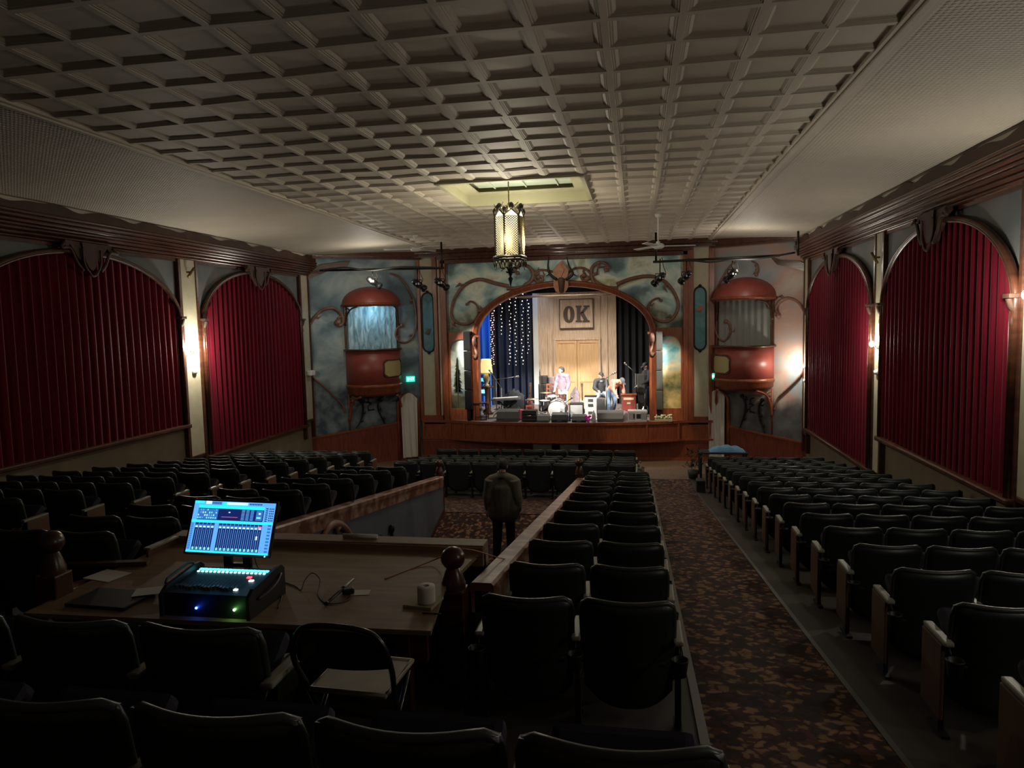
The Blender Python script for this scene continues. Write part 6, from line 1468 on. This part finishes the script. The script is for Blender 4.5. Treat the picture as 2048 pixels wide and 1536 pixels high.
person('man in a plum grey jacket and white trousers standing behind the drums', V((P(1126, 800, y=24.85).x, 24.85, SZ)), R(-28), 1.66,
       dict(nec=(0, -.04, 1.44), hd=(0, -.08, 1.58), el=(-.25, -.04, 1.14), wl=(-.2, -.2, .95), er=(.25, .02, 1.13), wr=(.24, -.1, .9)),
       dict(top=navy, legs=mat('white_trousers', (.6, .56, .54), .8), hair=mat('dark_hair', (.02, .018, .02), .7)), 'hair', (18, 0, -40))
b = MB(); q = P(1200, 800, y=25.6); b.bx(q.x-.55, q.x+.5, 25.2, 26.1, SZ, SZ+.15, .01); solo('stage_riser', b, M['black'], 'low black riser under the seated man near the barn doors', 'platform')
person('seated man in dark cap, black jacket and pale jeans near the barn doors', V((P(1203, 800, y=25.7).x, 25.7, SZ+.15)), R(14), 1.62,
       dict(pel=(0, .12, .52), wai=(0, .13, .64), che=(0, .1, .86), nec=(0, .06, 1.04), hd=(0, .02, 1.19), sl=(-.18, .08, 1.0), sr=(.18, .08, 1.0), el=(-.27, -.02, .74), er=(.26, -.03, .74), wl=(-.18, -.27, .66), wr=(.16, -.28, .68),
            hl=(-.1, .08, .5), hr=(.1, .08, .5), kl=(-.2, -.34, .52), kr=(.16, -.34, .5), al=(-.24, -.38, .09), ar=(.18, -.4, .09)),
       dict(top=mat('black_jacket', (.03, .03, .035), .7), legs=mat('pale_jeans', (.35, .42, .5), .8), hair=mat('charcoal_cap', (.03, .03, .03), .7), collar=mat('pale_scarf', (.45, .47, .5), .8)), 'cap', (10, 0, 10))
b = MB(); q = V((P(1203, 800, y=25.7).x, 25.85, SZ+.15)); b.box(q+V((0, 0, .36)), (.42, .4, .05), None, .015)
for i in (-1, 1):
    for j in (-1, 1): b.box(q+V((i*.17, j*.15, .17)), (.04, .04, .34))
solo('stool', b, M['wood'], 'low wooden stool under the seated man in black jacket', 'stool')
person('bending man in cap, salmon jacket and blue jeans beside the red-brown cabinet', V((P(1222, 800, y=24.75).x, 24.75, SZ)), R(38), 1.62,
       dict(wai=(.02, -.06, 1.03), che=(.06, -.24, 1.16), nec=(.08, -.4, 1.24), hd=(.1, -.52, 1.24), sl=(-.12, -.3, 1.24), sr=(.24, -.28, 1.22), el=(-.16, -.34, .98), er=(.27, -.36, .95), wl=(-.1, -.45, .78), wr=(.24, -.5, .72), pel=(0, .02, .93), kl=(-.12, -.05, .5), kr=(.12, -.06, .5)),
       dict(top=mat('salmon_jacket', (.55, .24, .17), .75, col2=(.66, .32, .24), scale=8, bump=.3), legs=mat('blue_jeans', (.12, .2, .33), .8, col2=(.2, .3, .45), scale=6), hair=mat('grey_cap', (.09, .09, .1), .7)), 'cap', (48, 0, 20))
person('man in dark clothes and cap standing at the far right of the stage', V((P(1295, 800, y=25.2).x, 25.2, SZ)), R(-62), 1.74,
       dict(nec=(0, -.02, 1.45), hd=(0, -.07, 1.6), er=(.22, -.08, 1.15), wr=(.12, -.3, 1.02), el=(-.24, -.06, 1.15), wl=(-.2, -.26, .98)),
       dict(top=mat('black_sweater', (.018, .018, .022), .85), legs=mat('dark_jeans', (.03, .05, .08), .8), hair=mat('black_cap', (.025, .025, .03), .7)), 'cap', (22, 0, 0))
coatm = mat('grey_tweed_coat', (.1, .085, .065), .9, col2=(.14, .12, .095), scale=30)
mp_ = V((P(1006, 1000, y=12.4).x, 12.4, .73-.3*1.5))
person('man in grey-brown coat walking away down the stairwell ramp', mp_, R(180), 1.84,
       dict(sl=(-.19, .01, 1.38), sr=(.19, .01, 1.38), el=(-.25, .03, 1.12), er=(.25, .03, 1.12), wl=(-.25, -.04, .86), wr=(.27, -.04, .87), kl=(-.1, -.1, .5), kr=(.1, .04, .48), al=(-.1, -.05, .14), ar=(.11, .12, .1), hd=(0, -.05, 1.59)),
       dict(top=coatm, legs=mat('black_trousers', (.015, .015, .016), .85), hair=mat('black_hair', (.012, .01, .01), .7), collar=mat('black_fur_collar', (.012, .011, .01), .95)), 'hair', (20, 0, 0), coat=.13, bulk=1.18)

# ============================================================ camera, world
cam = bpy.data.cameras.new('camera'); cam.sensor_width = 36; cam.lens = FPX/2048*36; cam.clip_start = .05
co = bpy.data.objects.new('camera', cam); COL.objects.link(co)
co.matrix_world = Matrix(((_x[0], -_x[1], -_x[2], 0), (_y[0], -_y[1], -_y[2], 0), (_z[0], -_z[1], -_z[2], ZC), (0, 0, 0, 1)))
sc = bpy.context.scene; sc.camera = co
w = bpy.data.worlds.new('world'); sc.world = w; w.use_nodes = True
w.node_tree.nodes['Background'].inputs[0].default_value = (.9, .95, 1, 1); w.node_tree.nodes['Background'].inputs[1].default_value = .004
sc.view_settings.view_transform = 'Standard'; sc.view_settings.look = 'None'; sc.view_settings.exposure = 0; sc.view_settings.gamma = 1
sc.view_settings.use_curve_mapping = False
# back of the hall behind the camera
b = MB(); b.bx(XL, XR, -1.1, -1, -.2, 7.2); struct('wall_rear', b, M['tan'])
light('hall_rear_lamp', 'POINT', (XR-.5, 3.0, 5.0), 60, (1, .93, .8), .06)
